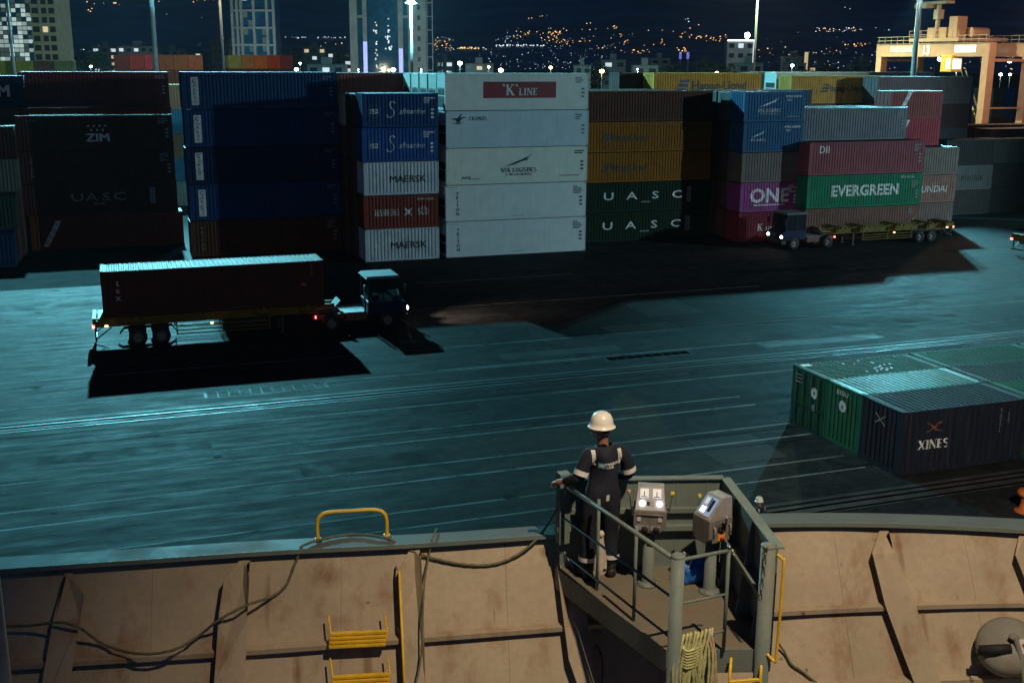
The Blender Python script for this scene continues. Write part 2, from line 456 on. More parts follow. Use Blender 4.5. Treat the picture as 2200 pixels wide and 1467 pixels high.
# pit covers: slotted trench grating, slab covers, framed cover
def pit_cover(X0, X1, Y0, Y1, n, mat, label, gap=.06):
    root = empty('pit_cover', (X0, Y0, 0), 0, label, 'pit cover')
    m = MB(); m.bx(-.12, X1 - X0 + .12, -.12, Y1 - Y0 + .12, .002, .006); m.build('rim', M['rail_bed'], root)
    d = (X1 - X0) / n
    for k in range(n):
        m = MB(); m.bx(k * d + gap / 2, (k + 1) * d - gap / 2, 0, Y1 - Y0, .007, .012 + random.random() * .006)
        m.build('slab', M[mat], root)
a, b_ = on_z(1305, 772, 0), on_z(1482, 757, 0)
pit_cover(a.x, b_.x, a.y - .25, a.y + .35, 9, 'void', 'long black slotted trench cover in the asphalt')
a, b_ = on_z(445, 853, 0), on_z(700, 828, 0)
pit_cover(a.x, b_.x, a.y - .1, a.y + .75, 11, 'concrete', 'row of pale concrete slabs below the truck shadow')
a, b_ = on_z(1645, 745, 0), on_z(1890, 722, 0)
pit_cover(a.x, b_.x, a.y - .2, a.y + .7, 6, 'rail_bed', 'pale framed pit cover beside the far rail')

# ------------------------------------------------------------------ lettering
_font_cache = {}
def font_mesh(s, bold=0.0, shear=0.0, space=1.0):
    key = (s, bold, shear, space)
    if key not in _font_cache and 'M' in s and bold:
        v0, f0 = font_mesh(s, 0.0, shear, space)
        _font_cache[key] = join_flat([([v + Vector((dx, dy, e)) for v in v0], f0) for dx, dy, e in ((-1.6 * bold, -bold, 0), (1.6 * bold, -bold, .0007), (-1.6 * bold, bold, .0014), (1.6 * bold, bold, .0021))])
    if key not in _font_cache:
        cu = bpy.data.curves.new('t', 'FONT'); cu.body = s; cu.size = 1; cu.offset = bold; cu.shear = shear
        cu.space_character = space; cu.resolution_u = 2; cu.align_x = 'CENTER'; cu.align_y = 'BOTTOM_BASELINE'
        o = bpy.data.objects.new('t', cu); COL.objects.link(o)
        dg = bpy.context.evaluated_depsgraph_get()
        me = bpy.data.meshes.new_from_object(o.evaluated_get(dg))
        vs = [v.co.copy() for v in me.vertices]; fs = [tuple(p.vertices) for p in me.polygons]
        bpy.data.objects.remove(o); bpy.data.curves.remove(cu); bpy.data.meshes.remove(me)
        x0 = min(v.x for v in vs); x1 = max(v.x for v in vs)
        capf = .69
        _font_cache[key] = ([Vector(((v.x - (x0 + x1) / 2) / capf, v.y / capf, 0)) for v in vs], fs)
    return _font_cache[key]
PITCH_C, CREST, SLOPE, DEPTH = .278, .10, .045, .045      # corrugation of the side walls
def corr_breaks(L, x0=.12):
    n = int((L - 2 * x0) / PITCH_C); s = (L - n * PITCH_C) / 2
    bk = [(0, 0.0)]
    for k in range(n):
        a = s + k * PITCH_C
        bk += [(a + CREST / 2, 0), (a + CREST / 2 + SLOPE, 1), (a + PITCH_C - CREST / 2 - SLOPE, 1), (a + PITCH_C - CREST / 2, 0)]
    bk.append((L, 0.0))
    return bk
def corr_at(bk, x):
    for (a, u), (b, v) in zip(bk, bk[1:]):
        if a <= x <= b:
            return u + (v - u) * ((x - a) / (b - a) if b > a else 0)
    return 0
def place_flat(name, vs, fs, cx_, cz_, h, mat, root, wide=1.0, conform=None, front=-.004, rot=0.0):
    """shape in its own x/y plane -> on the front side wall of a container (local x, z), following its corrugation"""
    cr, sr = math.cos(rot), math.sin(rot)
    bm = bmesh.new()
    bv = []
    for v in vs:
        x, y = v.x * h * wide, v.y * h
        bv.append(bm.verts.new((cx_ + x * cr - y * sr, front - v.z, cz_ + x * sr + y * cr)))
    for f in fs:
        try: bm.faces.new([bv[i] for i in f])
        except ValueError: pass
    if conform:
        xs = [v.co.x for v in bm.verts]; x0, x1 = min(xs), max(xs)
        for (bx_, u) in conform:
            if x0 < bx_ < x1:
                bmesh.ops.bisect_plane(bm, geom=bm.verts[:] + bm.edges[:] + bm.faces[:], plane_co=(bx_, 0, 0), plane_no=(1, 0, 0), dist=1e-5)
        for v in bm.verts:
            v.co.y += .012 + DEPTH * corr_at(conform, v.co.x) - .003
    me = bpy.data.meshes.new(name); bm.to_mesh(me); bm.free()
    me.materials.append(mat)
    o = mesh_obj(name, me, root)
    return o
# serif and drawn lettering: strokes (points, width) in a unit-high box
def arc(cx_, cy_, rx, ry, a0, a1, n=8):
    return [(cx_ + rx * math.cos(R(a0 + (a1 - a0) * i / n)), cy_ + ry * math.sin(R(a0 + (a1 - a0) * i / n))) for i in range(n + 1)]
T, t_ = .2, .09
GL = {
 'K': (.86, [([(.16, 0), (.16, 1)], T), ([(.22, .42), (.70, 1)], t_), ([(.34, .56), (.74, 0)], T)], [(.16, 0), (.16, 1), (.68, 1), (.74, 0)]),
 'L': (.68, [([(.16, 0), (.16, 1)], T), ([(.16, .045), (.62, .045)], t_), ([(.6, 0), (.6, .3)], .07)], [(.16, 0), (.16, 1)]),
 'I': (.36, [([(.18, 0), (.18, 1)], T)], [(.18, 0), (.18, 1)]),
 'N': (.88, [([(.14, 0), (.14, 1)], t_), ([(.16, .98), (.72, .02)], T), ([(.74, 0), (.74, 1)], t_)], [(.14, 0), (.14, 1), (.74, 1)]),
 'E': (.68, [([(.16, 0), (.16, 1)], T), ([(.16, .045), (.6, .045)], t_), ([(.16, .52), (.5, .52)], t_), ([(.16, .955), (.58, .955)], t_), ([(.6, 0), (.6, .25)], .06), ([(.58, .78), (.58, 1)], .06)], [(.16, 0), (.16, 1)]),
 'X': (.84, [([(.12, 1), (.7, 0)], T), ([(.1, 0), (.7, 1)], t_)], [(.12, 1), (.7, 0), (.1, 0), (.7, 1)]),
 'S': (.62, [(arc(.3, .73, .2, .23, 40, 250, 7) + arc(.3, .26, .22, .24, 80, -130, 7), .13)], []),
 'H': (.86, [([(.16, 0), (.16, 1)], T), ([(.16, .5), (.7, .5)], t_), ([(.7, 0), (.7, 1)], T)], [(.16, 0), (.16, 1), (.7, 0), (.7, 1)]),
 'A': (.84, [([(.1, 0), (.42, 1)], t_), ([(.42, .98), (.74, 0)], T), ([(.2, .34), (.62, .34)], .07)], [(.1, 0), (.74, 0)]),
 'M': (1.0, [([(.14, 0), (.14, 1)], t_), ([(.14, .98), (.5, .1)], T * .9), ([(.5, .1), (.84, .98)], t_), ([(.86, 0), (.86, 1)], T)], [(.14, 0), (.14, 1), (.86, 0), (.86, 1)]),
 'B': (.72, [([(.16, 0), (.16, 1)], T), ([(.16, .96), (.4, .96)] + arc(.4, .74, .18, .22, 90, -90, 6) + [(.16, .52)], t_), ([(.16, .5), (.42, .5)] + arc(.42, .27, .2, .23, 90, -90, 6) + [(.16, .04)], t_)], []),
 'U': (.84, [([(.16, 1), (.16, .3)] + arc(.42, .3, .27, .26, 180, 360, 8) + [(.69, 1)], .13)], [(.16, 1), (.69, 1)]),
 'R': (.8, [([(.16, 0), (.16, 1)], T), ([(.16, .96), (.4, .96)] + arc(.4, .73, .19, .23, 90, -90, 6) + [(.16, .5)], t_), ([(.36, .5), (.7, 0)], T * .8)], [(.16, 0), (.7, 0)]),
 'G': (.82, [(arc(.42, .5, .3, .46, 50, 320, 12), .13), ([(.68, .1), (.68, .45)], T * .8)], [(.66, .45)]),
 'D': (.8, [([(.16, 0), (.16, 1)], T), ([(.16, .955), (.34, .955)] + arc(.34, .5, .34, .455, 90, -90, 8) + [(.16, .045)], .11)], []),
 'O': (.8, [(arc(.4, .5, .3, .46, 0, 360, 14), .13)], []),
 'Y': (.76, [([(.08, 1), (.38, .48)], T * .8), ([(.68, 1), (.38, .48)], t_), ([(.38, 0), (.38, .5)], T * .8)], [(.08, 1), (.68, 1), (.38, 0)]),
 'C': (.74, [(arc(.42, .5, .31, .46, 45, 315, 12), .13)], []),
 'T': (.74, [([(.36, 0), (.36, 1)], T), ([(.06, .955), (.66, .955)], t_), ([(.06, .75), (.06, 1)], .06), ([(.66, .75), (.66, 1)], .06)], [(.36, 0)]),
 ' ': (.4, [], []), '"': (.3, [([(.1, .8), (.1, 1.05)], .07), ([(.22, .8), (.22, 1.05)], .07)], []),
}
def strokes_mesh(strokes):
    vs, fs = [], []; e = 0.0
    for pts, w in strokes:
        pts = [Vector((p[0], p[1], 0)) for p in pts]
        e += .0006
        L_, R_ = [], []
        for i, p in enumerate(pts):
            d = (pts[min(i + 1, len(pts) - 1)] - pts[max(i - 1, 0)]); d.normalize()
            ww = w if not isinstance(w, (list, tuple)) else w[i]
            nn = Vector((-d.y, d.x, 0)) * ww / 2
            L_.append(p + nn + Vector((0, 0, e))); R_.append(p - nn + Vector((0, 0, e)))
        b0 = len(vs)
        vs += [x for pr in zip(L_, R_) for x in pr]
        fs += [(b0 + 2 * i + 1, b0 + 2 * i + 3, b0 + 2 * i + 2, b0 + 2 * i) for i in range(len(pts) - 1)]
    return vs, fs
def serif_mesh(s, sizes=None, gap=.08):
    st = []; x = 0
    for i, ch in enumerate(s):
        k = sizes[i] if sizes else 1
        w, gl, se = GL[ch]
        for pts, ww in gl: st.append(([(x + p[0] * k, p[1] * k) for p in pts], ww * k))
        for (sx, sy) in se:
            yy = sy * k + (.03 * k if sy < .5 else -.03 * k)
            st.append(([(x + (sx - .18) * k, yy), (x + (sx + .18) * k, yy)], .06 * k))
        x += (w + gap) * k
    st = [([(p[0] - x / 2, p[1]) for p in pts], ww) for pts, ww in st]
    return strokes_mesh(st)
def rect(w, h, z=0): return ([Vector((-w / 2, 0, z)), Vector((w / 2, 0, z)), Vector((w / 2, h, z)), Vector((-w / 2, h, z))], [(0, 1, 2, 3)])
def star(n, r0, r1, cx_=0, cy_=0):
    return ([Vector((cx_ + (r0 if i % 2 == 0 else r1) * math.sin(math.pi * i / n), cy_ + (r0 if i % 2 == 0 else r1) * math.cos(math.pi * i / n), 0)) for i in range(2 * n)], [tuple(range(2 * n))[::-1]])
def disc(r, cx_=0, cy_=0, n=20, z=0): return ([Vector((cx_ + r * math.cos(2 * math.pi * i / n), cy_ + r * math.sin(2 * math.pi * i / n), z)) for i in range(n)], [tuple(range(n))])
def join_flat(parts):
    vs, fs = [], []
    for v, f in parts:
        b0 = len(vs); vs += v; fs += [tuple(i + b0 for i in q) for q in f]
    return vs, fs
def dtext(root, s, x, z, h, mat='l_white', wide=1.0, bold=0.0, shear=0.0, conform=None, space=1.0, name='lettering', rot=0.0, front=-.004):
    vs, fs = font_mesh(s, bold, shear, space)
    return place_flat(name, vs, fs, x, z, h, M[mat], root, wide, conform, front, rot)
def dserif(root, s, x, z, h, mat='l_white', wide=1.0, conform=None, sizes=None, front=-.004):
    vs, fs = serif_mesh(s, sizes); return place_flat('lettering', vs, fs, x, z, h, M[mat], root, wide, conform, front)
def dvert(root, s, x, ztop, h, mat='l_white', step=1.25, conform=None, bold=.02, front=-.004, wide=1.0):
    parts = []
    for i, ch in enumerate(s):
        vs, fs = font_mesh(ch, bold); parts.append(([Vector((v.x * wide, v.y - 1 - i * step, 0)) for v in vs], fs))
    vs, fs = join_flat(parts)
    return place_flat('lettering', vs, fs, x, ztop, h, M[mat], root, 1, conform, front)
def dshape(root, shp, x, z, h, mat, name='emblem', conform=None, front=-.004, rot=0.0, wide=1.0):
    return place_flat(name, shp[0], shp[1], x, z, h, M[mat], root, wide, conform, front, rot)
def small_print(root, L, h, mat='l_grey', seed=0):
    """the small block of marks near a side wall's upper right corner"""
    rnd = random.Random(seed); parts = []
    for r in range(2 + rnd.randint(0, 2)):
        x = 0
        for k in range(rnd.randint(4, 8)):
            w = rnd.uniform(.04, .11); parts.append(([Vector((x, -r * .17, 0)), Vector((x + w, -r * .17, 0)), Vector((x + w, -r * .17 + .1, 0)), Vector((x, -r * .17 + .1, 0))], [(0, 1, 2, 3)])); x += w + .03
    for k in range(3):
        parts.append(([Vector((.55, -.9 - k * .3, 0)), Vector((.8, -.9 - k * .3, 0)), Vector((.8, -.75 - k * .3, 0)), Vector((.55, -.75 - k * .3, 0))], [(0, 1, 2, 3)]))
    vs, fs = join_flat(parts); place_flat('small_print', vs, fs, L - 1.15, h - .42, 1, M[mat], root)['kind'] = 'stuff'
# ------------------------------------------------------------------ shipping containers
W_C = 2.438
DIM = {'20': (6.058, 2.591), '40': (12.192, 2.591), '40h': (12.192, 2.896), 'r': (12.192, 2.896)}
def sheet(bk, z0, z1, y0=.012, depth=DEPTH):
    m = MB(); vs = []
    for (x, u) in bk: vs += [(x, y0 + depth * u, z0), (x, y0 + depth * u, z1)]
    return m.add(vs, [(2 * i, 2 * i + 2, 2 * i + 3, 2 * i + 1) for i in range(len(bk) - 1)])
PROTO = {}
def protos(t):
    if t in PROTO: return PROTO[t]
    L, h = DIM[t]; mt = M['reefer'] if t == 'r' else M['cont']; P = {}
    if t == 'r':
        m = MB()
        for k in range(10):                 # smooth panels with fine seams
            a, b2 = .06 + (L - .12) * k / 10, .06 + (L - .12) * (k + 1) / 10
            m.bx(a + .003, b2 - .003, .012, .05, .16, h - .08)
        P['side'] = m.mesh('side_wall')
        m = MB(); m.bx(.1, W_C - .1, .012, .06, .12, h - .1); P['end'] = m.mesh('end_wall')
        m = MB(); m.bx(.3, W_C - .3, -.002, .02, .25, 1.1); m.bx(.3, W_C - .3, -.004, .02, 1.2, 1.75)
        for k in range(7): m.bx(.34, W_C - .34, -.012, .0, .3 + k * .11, .34 + k * .11)
        m.lathe([(.0, .012), (.2, .012), (.24, .02), (.26, .0)], (.7, -.006, 1.47), 14, (0, -1, 0)); m.lathe([(.0, .012), (.2, .012), (.24, .02), (.26, .0)], (W_C - .7, -.006, 1.47), 14, (0, -1, 0))
        P['unit'] = m.mesh('cooling_unit'); P['unit'].materials.append(M['dark'])
        m = MB(); m.bx(.06, L - .06, .06, W_C - .06, h - .05, h - .012); P['roof'] = m.mesh('roof')
    else:
        P['side'] = sheet(corr_breaks(L), .15, h - .09).mesh('side_wall')
        P['end'] = sheet(corr_breaks(W_C), .15, h - .1).mesh('end_wall')
        n = int((L - .7) / .25); vs = []; prof = [(.06, 0.0), (.3, 0.0)]
        for k in range(n):
            a = .33 + k * (L - .66) / n; d = (L - .66) / n
            prof += [(a, 0), (a + d * .2, 1), (a + d * .5, 1), (a + d * .7, 0)]
        prof += [(L - .3, 0), (L - .06, 0)]
        m = MB(); vs = []
        for x, u in prof: vs += [(x, .05, h - .012 - .034 * u), (x, W_C - .05, h - .012 - .034 * u)]
        P['roof'] = m.add(vs, [(2 * i + 1, 2 * i, 2 * i + 2, 2 * i + 3) for i in range(len(prof) - 1)]).mesh('roof')
    m = MB(); p = .09
    for x in (0, L - p):
        for y in (0, W_C - p): m.bx(x, x + p, y, y + p, .118, h - .118)
    for y in (0.004, W_C - .064): m.bx(p, L - p, y, y + .06, .0 + .02, .155); m.bx(p, L - p, y, y + .06, h - .095, h - .02)
    for x in (0.004, L - .064): m.bx(x, x + .06, p, W_C - p, .02, .155); m.bx(x, x + .06, p, W_C - p, h - .105, h - .02)
    m.bx(.1, L - .1, .08, W_C - .08, .06, .12)
    P['frame'] = m.mesh('frame')
    m = MB()
    for x in (-.003, L - .175):
        for y in (-.003, W_C - .159):
            m.bx(x, x + .178, y, y + .162, 0, .118); m.bx(x, x + .178, y, y + .162, h - .118, h)
    P['cast'] = m.mesh('corner_castings')
    m = MB(); m.bx(.1, W_C / 2 - .008, .006, .05, .14, h - .12)
    for k in range(3): m.bx(.16, W_C / 2 - .06, .002, .006, .26 + k * (h - .5) / 3, .2 + (k + .85) * (h - .5) / 3)
    P['door'] = m.mesh('door')
    m = MB(); m.cyl((0, 0, .08), (0, 0, h - .08), .02, n=6)
    for z in (.2, h * .33, h * .62, h - .25): m.bx(-.04, .04, -.01, .03, z - .03, z + .03)
    m.bx(-.02, .26, -.03, -.012, 1.02, 1.06)
    P['rod'] = m.mesh('lock_rod'); 
    for k, me in P.items():
        if not me.materials: me.materials.append(mt)
    # one joined mesh for containers too far away to show their parts
    m = MB()
    for src, mtx in ((P['side'], Matrix()), (P['side'], Matrix.Translation((L, W_C, 0)) @ Matrix.Rotation(math.pi, 4, 'Z')),
                     (P['end'], Matrix.Translation((0, W_C, 0)) @ Matrix.Rotation(-math.pi / 2, 4, 'Z')), (P['end'], Matrix.Translation((L, 0, 0)) @ Matrix.Rotation(math.pi / 2, 4, 'Z')),
                     (P['roof'], Matrix()), (P['frame'], Matrix()), (P['cast'], Matrix())):
        m.add([mtx @ v.co for v in src.vertices], [tuple(p_.vertices) for p_ in src.polygons])
    P['whole'] = m.mesh('container_body'); P['whole'].materials.append(mt)
    PROTO[t] = P
    return P
def container(t, X, Y, Z, col, label, decor=None, doors=None, rz=0.0, group=None, whole=False, gap=0):
    """origin at the lower corner nearest the ship at the left end; doors: 'left', 'right' or None"""
    P = protos(t); L, h = DIM[t]
    name = 'refrigerated_container' if t == 'r' else 'shipping_container'
    if whole:
        o = mesh_obj(name, P['whole'], None, (X, Y, Z), (0, 0, rz), col); return tag(o, label, 'container', group)
    root = empty(name, (X, Y, Z), rz, label, 'container', group)
    mesh_obj('frame', P['frame'], root, color=col)
    c = mesh_obj('corner_castings', P['cast'], root, color=tuple(x * .6 for x in col)); c['kind'] = 'stuff'
    mesh_obj('side_wall', P['side'], root, color=col)
    mesh_obj('side_wall', P['side'], root, (L, W_C, 0), (0, 0, math.pi), col)
    mesh_obj('roof', P['roof'], root, color=col)
    for side in ('left', 'right'):
        loc, rot = ((0, W_C, 0), (0, 0, -math.pi / 2)) if side == 'left' else ((L, 0, 0), (0, 0, math.pi / 2))
        if doors == side and t != 'r':
            for k in range(2):
                mt = Matrix.Translation(loc) @ Matrix.Rotation(rot[2], 4, 'Z')
                d = mesh_obj('door', P['door'], root, mt @ Vector((k * (W_C / 2 - .092) , 0, 0)), rot, col)
                for q in (.32, .86):
                    mesh_obj('lock_rod', P['rod'], d, (q, -.03, 0), color=tuple(x * .8 + .02 for x in col))
        else:
            e = mesh_obj('end_wall', P['end'], root, loc, rot, col)
            if t == 'r' and side == 'left': mesh_obj('cooling_unit', P['unit'], root, loc, rot)
    if decor: decor(root, L, h)
    return root

# paint colours
NAVY, DKNAVY, BLUE = (.010, .045, .14), (.007, .022, .07), (.02, .075, .24)
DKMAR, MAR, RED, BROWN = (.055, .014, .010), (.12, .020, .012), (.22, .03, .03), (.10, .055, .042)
GREEN, EGREEN, DKGREEN = (.012, .085, .045), (.012, .17, .09), (.004, .022, .010)
WHITE, PALE, GREYB, ORANGE, TAN = (.68, .73, .72), (.50, .57, .60), (.16, .22, .24), (.50, .25, .045), (.40, .24, .13)
CB40, CB20 = corr_breaks(12.192), corr_breaks(6.058)

def d_arkas(r, L, h):
    dshape(r, rect(.58, 2.15), 1.0, .35, 1, 'l_white', 'sign_panel', front=-.004); dvert(r, 'ARKAS', 1.0, 1.98, .24, 'l_dark', 1.32, front=-.010, bold=.0)
    dshape(r, strokes_mesh([(arc(0, 0, .13, .13, 40, 320, 10), .06)]), 1.0, 2.22, 1, 'l_dark', front=-.010); small_print(r, L, h, 'l_grey', 3)
def d_triton(mat='l_grey', hh=.22):
    def f(r, L, h): dvert(r, 'TRITON', .95, h - .5, hh, mat, 1.25, front=-.005); small_print(r, L, h, mat, 5)
    return f
def d_triton_w(r, L, h):
    dvert(r, 'TRITON', 1.0, h - .55, .25, 'l_dark', 1.28, bold=.02); small_print(r, L, h, 'l_dark', 6)
    dshape(r, rect(.8, .03), .6, h - .2, 1, 'l_dark', 'marking'); dshape(r, rect(1.0, .035), 6.2, .28, 1, 'l_grey', 'marking')
def d_zim(r, L, h):
    st = join_flat([star(5, .13, .055, -.66 + k * .44, .95) for k in range(4)] + [star(5, .13, .055, -.44 + k * .44, .62) for k in range(3)])
    dshape(r, st, 6.2, 1.05, 1, 'l_white'); dtext(r, 'ZIM', 6.2, .75, .62, 'l_white', 1.25, .03); dtext(r, 'FLORENS', 1.2, h - .5, .14, 'l_grey'); small_print(r, L, h, 'l_grey', 9)
def d_uasc(mat='l_white', k=1.0):
    def f(r, L, h):
        for ch, x in zip('UASC', (2.3, 4.55, 6.85, 9.0)): dtext(r, ch, 6.1 + (x - 6.1) * k, 1.1, .64, mat, 1.65, .012)
        dshape(r, rect(.9, .12), 5.9, .78, 1, 'l_grey', 'marking'); dshape(r, rect(.42, 1.35), 10.2, .7, 1, 'l_grey', 'sign_panel', front=-.004)
        dvert(r, 'UASC', 10.2, 1.98, .22, 'l_black', 1.35, front=-.010)
    return f
def d_slant(mat='l_grey'):
    def f(r, L, h):
        dshape(r, ([Vector((0, 0, 0)), Vector((.45, 0, 0)), Vector((1.55, 2.1, 0)), Vector((1.1, 2.1, 0))], [(0, 1, 2, 3)]), .9, .35, 1, mat, 'sign_panel', front=-.004)
        for i, ch in enumerate('YOLG'[::-1]): dtext(r, ch, 1.28 + i * .25, .52 + i * .48, .3, 'l_black', 1, .02, front=-.010)
    return f
def d_saf(r, L, h):
    vs, fs = font_mesh('afmarine', .0, .35); place_flat('lettering', vs, fs, 3.95, 1.02, .42, M['l_white'], r, 1.0, CB20)
    S_ = strokes_mesh([([(.34, .98), (.2, 1.12), (-.02, 1.08), (-.12, .85), (.02, .62), (.22, .38), (.2, .1), (-.02, -.1), (-.3, -.05), (-.36, .12)], .075)])
    place_flat('lettering', S_[0], S_[1], 2.3, .85, 1.0, M['l_white'], r, 1.0, CB20)
    fl = strokes_mesh([([(-.3, .28), (.3, .28)], .07), ([(-.3, 0), (.3, 0)], .07), ([(-.27, 0), (-.27, .28)], .07), ([(.27, 0), (.27, .28)], .07), ([(-.2, .22), (.2, .05)], .08)])
    place_flat('emblem', fl[0], fl[1], .95, 1.08, 1, M['l_white'], r, 1, CB20)
    ring = strokes_mesh([(arc(0, .14, .48, .48, 0, 360, 20), .03)]); place_flat('emblem', ring[0], ring[1], .95, 1.08, 1, M['l_grey'], r, 1, CB20)
    small_print(r, L, h, 'l_white', 11)
def d_maersk(r, L, h):
    dtext(r, 'MAERSK', 3.55, .98, .52, 'l_black', 1.08, .02, conform=CB20); dshape(r, star(7, .36, .13, 0, 0), .95, 1.2, 1, 'l_white', conform=CB20)
def d_hamsud(r, L, h):
    dserif(r, 'HAMBURG', 1.9, 1.0, .5, 'l_white', .62, CB20); dserif(r, 'SUD', 4.85, 1.0, .5, 'l_white', .75, CB20)
    dshape(r, star(4, .5, .14), 3.6, 1.25, 1, 'l_white', conform=CB20, rot=.75); dshape(r, join_flat([disc(.05, -.12, 0), disc(.05, .12, 0)]), 4.85, 1.6, 1, 'l_white', conform=CB20)
    dtext(r, 'SUDU 142356', 5.0, h - .42, .16, 'l_white')
def d_kline_w(r, L, h):
    dshape(r, rect(6.2, 1.28), 6.25, .95, 1, 'l_red', 'sign_panel', front=.004)
    dserif(r, '"K"LINE', 6.25, 1.17, .84, 'l_white', 1.0, None, (1, 1, 1, .66, .66, .66, .66), front=-.006); small_print(r, L, h, 'l_grey', 12)
def d_cronos(r, L, h):
    dshape(r, disc(.2), 1.0, h - .72, 1, 'l_dark', wide=1.0)
    wing = strokes_mesh([([(0, 0), (.35, .2), (.7, .22)], (.2, .14, .02)), ([(0, 0), (-.3, .12), (-.62, .1)], (.2, .12, .02)), ([(0, .1), (.2, .36), (.35, .5)], (.16, .1, .02)), ([(-.5, -.2), (.0, -.26), (.45, -.18)], (.02, .1, .02))])
    dshape(r, wing, 1.0, h - .72, 1, 'l_dark', front=-.007); dserif(r, 'CRONOS', 2.65, h - .74, .3, 'l_dark', 1.0); small_print(r, L, h, 'l_grey', 13)
def nyk_wing(k=1.0):
    st = []
    for i in range(5):
        st.append(([(-1.25 + i * .22, 0.02 + i * .05), (-.5 + i * .16, .34 + i * .03), (.35 + i * .1, .62 + .0 * i), (1.15 - i * .12, 1.05 - i * .17)], (.015, .05, .07, .02)))
    return strokes_mesh([([(p[0] * k, p[1] * k) for p in pts], tuple(x * k for x in w)) for pts, w in st])
def d_nyk_w(r, L, h):
    dshape(r, nyk_wing(), 6.15, 1.3, 1, 'l_dark'); dserif(r, 'NYK LOGISTICS', 6.15, .92, .34, 'l_dark', .95); dserif(r, 'A MEGACARRIER', 6.15, .66, .16, 'l_dark', 1.35)
    dtext(r, 'NYK', 1.7, .45, .2, 'l_dark', 1.3, .02, .3); dshape(r, rect(.9, .05), 2.4, .42, 1, 'l_dark', 'marking'); dshape(r, rect(1.8, .06), 10.6, .5, 1, 'l_dark', 'marking'); small_print(r, L, h, 'l_dark', 14)
def d_nyk_b(k):
    def f(r, L, h):
        if k: dshape(r, nyk_wing(.85), 2.5, 1.2, 1, 'l_white', conform=CB20); dserif(r, 'NYK LOGISTICS', 2.5, .82, .3, 'l_white', .78, CB20); dshape(r, rect(2.0, .07), 2.5, .64, 1, 'l_grey', 'marking', conform=CB20)
        else: dshape(r, nyk_wing(.6), 1.5, 1.25, 1, 'l_white', conform=CB20); dserif(r, 'NYK LOGISTICS', 1.5, .98, .2, 'l_white', .75, CB20)
        dtext(r, 'NYKU 3182754', 4.9, h - .5, .17, 'l_white', 1, .02); dtext(r, '22G1', 4.5, h - .8, .16, 'l_white'); dshape(r, rect(1.2, .06), 4.9, .42, 1, 'l_grey', 'marking')
    return f
def d_one(r, L, h):
    dtext(r, 'ONE', 3.0, .85, 1.18, 'l_white', 1.12, .03, conform=CB20); dshape(r, rect(3.2, .1), 3.0, .55, 1, 'l_white', 'marking', conform=CB20); small_print(r, L, h, 'l_white', 33)
def d_kline_r(r, L, h):
    dserif(r, 'K LINE', 2.9, .95, .6, 'l_white', 1.0, CB20, (1, 1, .55, .55, .55, .55))
def d_hapag(mat='l_black', x=4.9, hh=.5, z=1.05, cb=None):
    def f(r, L, h):
        dtext(r, 'Hapag-Lloyd', x + hh * 4.2, z, hh, mat, 1.05, .015, conform=cb)
        dshape(r, strokes_mesh([([(-.5, .1), (.35, .1)], .26), ([(-.35, .45), (.5, .45)], .26), ([(-.2, .8), (.6, .8)], .2)]), x, z - .1, hh * 1.5, mat, conform=cb)
    return f
def d_ever(r, L, h):
    dtext(r, 'EVERGREEN', 6.15, 1.05, .92, 'l_white', 1.02, .03, conform=CB40); dtext(r, 'EITU 916 203', 10.6, h - .42, .18, 'l_white'); small_print(r, L, h - .35, 'l_grey', 35)
def d_dii(r, L, h):
    dtext(r, 'DII', 1.55, 1.95, .62, 'l_white', 1.0, .012, conform=CB40); small_print(r, L, h, 'l_grey', 17)
def d_hyundai(r, L, h): dtext(r, 'HYUNDAI', 2.95, 1.0, .6, 'l_white', 1.12, .01, .15, conform=CB20)
def d_mark(seed):
    def f(r, L, h): small_print(r, L, h, 'l_grey', seed)
    return f

RJ = random.Random(77)
def stack(X, Y, items, gap=.03):
    z = 0
    for it in items:
        t, col, label = it[0], it[1], it[2]
        kw = it[3] if len(it) > 3 else {}
        if label is not None:
            container(t, X + kw.pop('dx', 0) + RJ.uniform(-.05, .05), Y + RJ.uniform(-.035, .035), z, col, label, rz=RJ.uniform(-.0025, .0025), **kw)
        z += DIM[t][1] + gap
    return z
HID = 'plain container in a lower tier of the rear yard stacks, almost hidden'
HIDG = 'lower tiers of the rear container stacks'
def rear(X, Y, lower, tops):
    """lower tiers that the photograph hardly shows, then the tiers it does show"""
    z = 0
    for t, col in lower:
        container(t, X, Y, z, col, HID, whole=True, group=HIDG); z += DIM[t][1]
    for it in tops:
        kw = dict(it[3]) if len(it) > 3 else {}
        container(it[0], X + kw.pop('dx', 0), Y, z, it[1], it[2], **kw); z += DIM[it[0]][1]

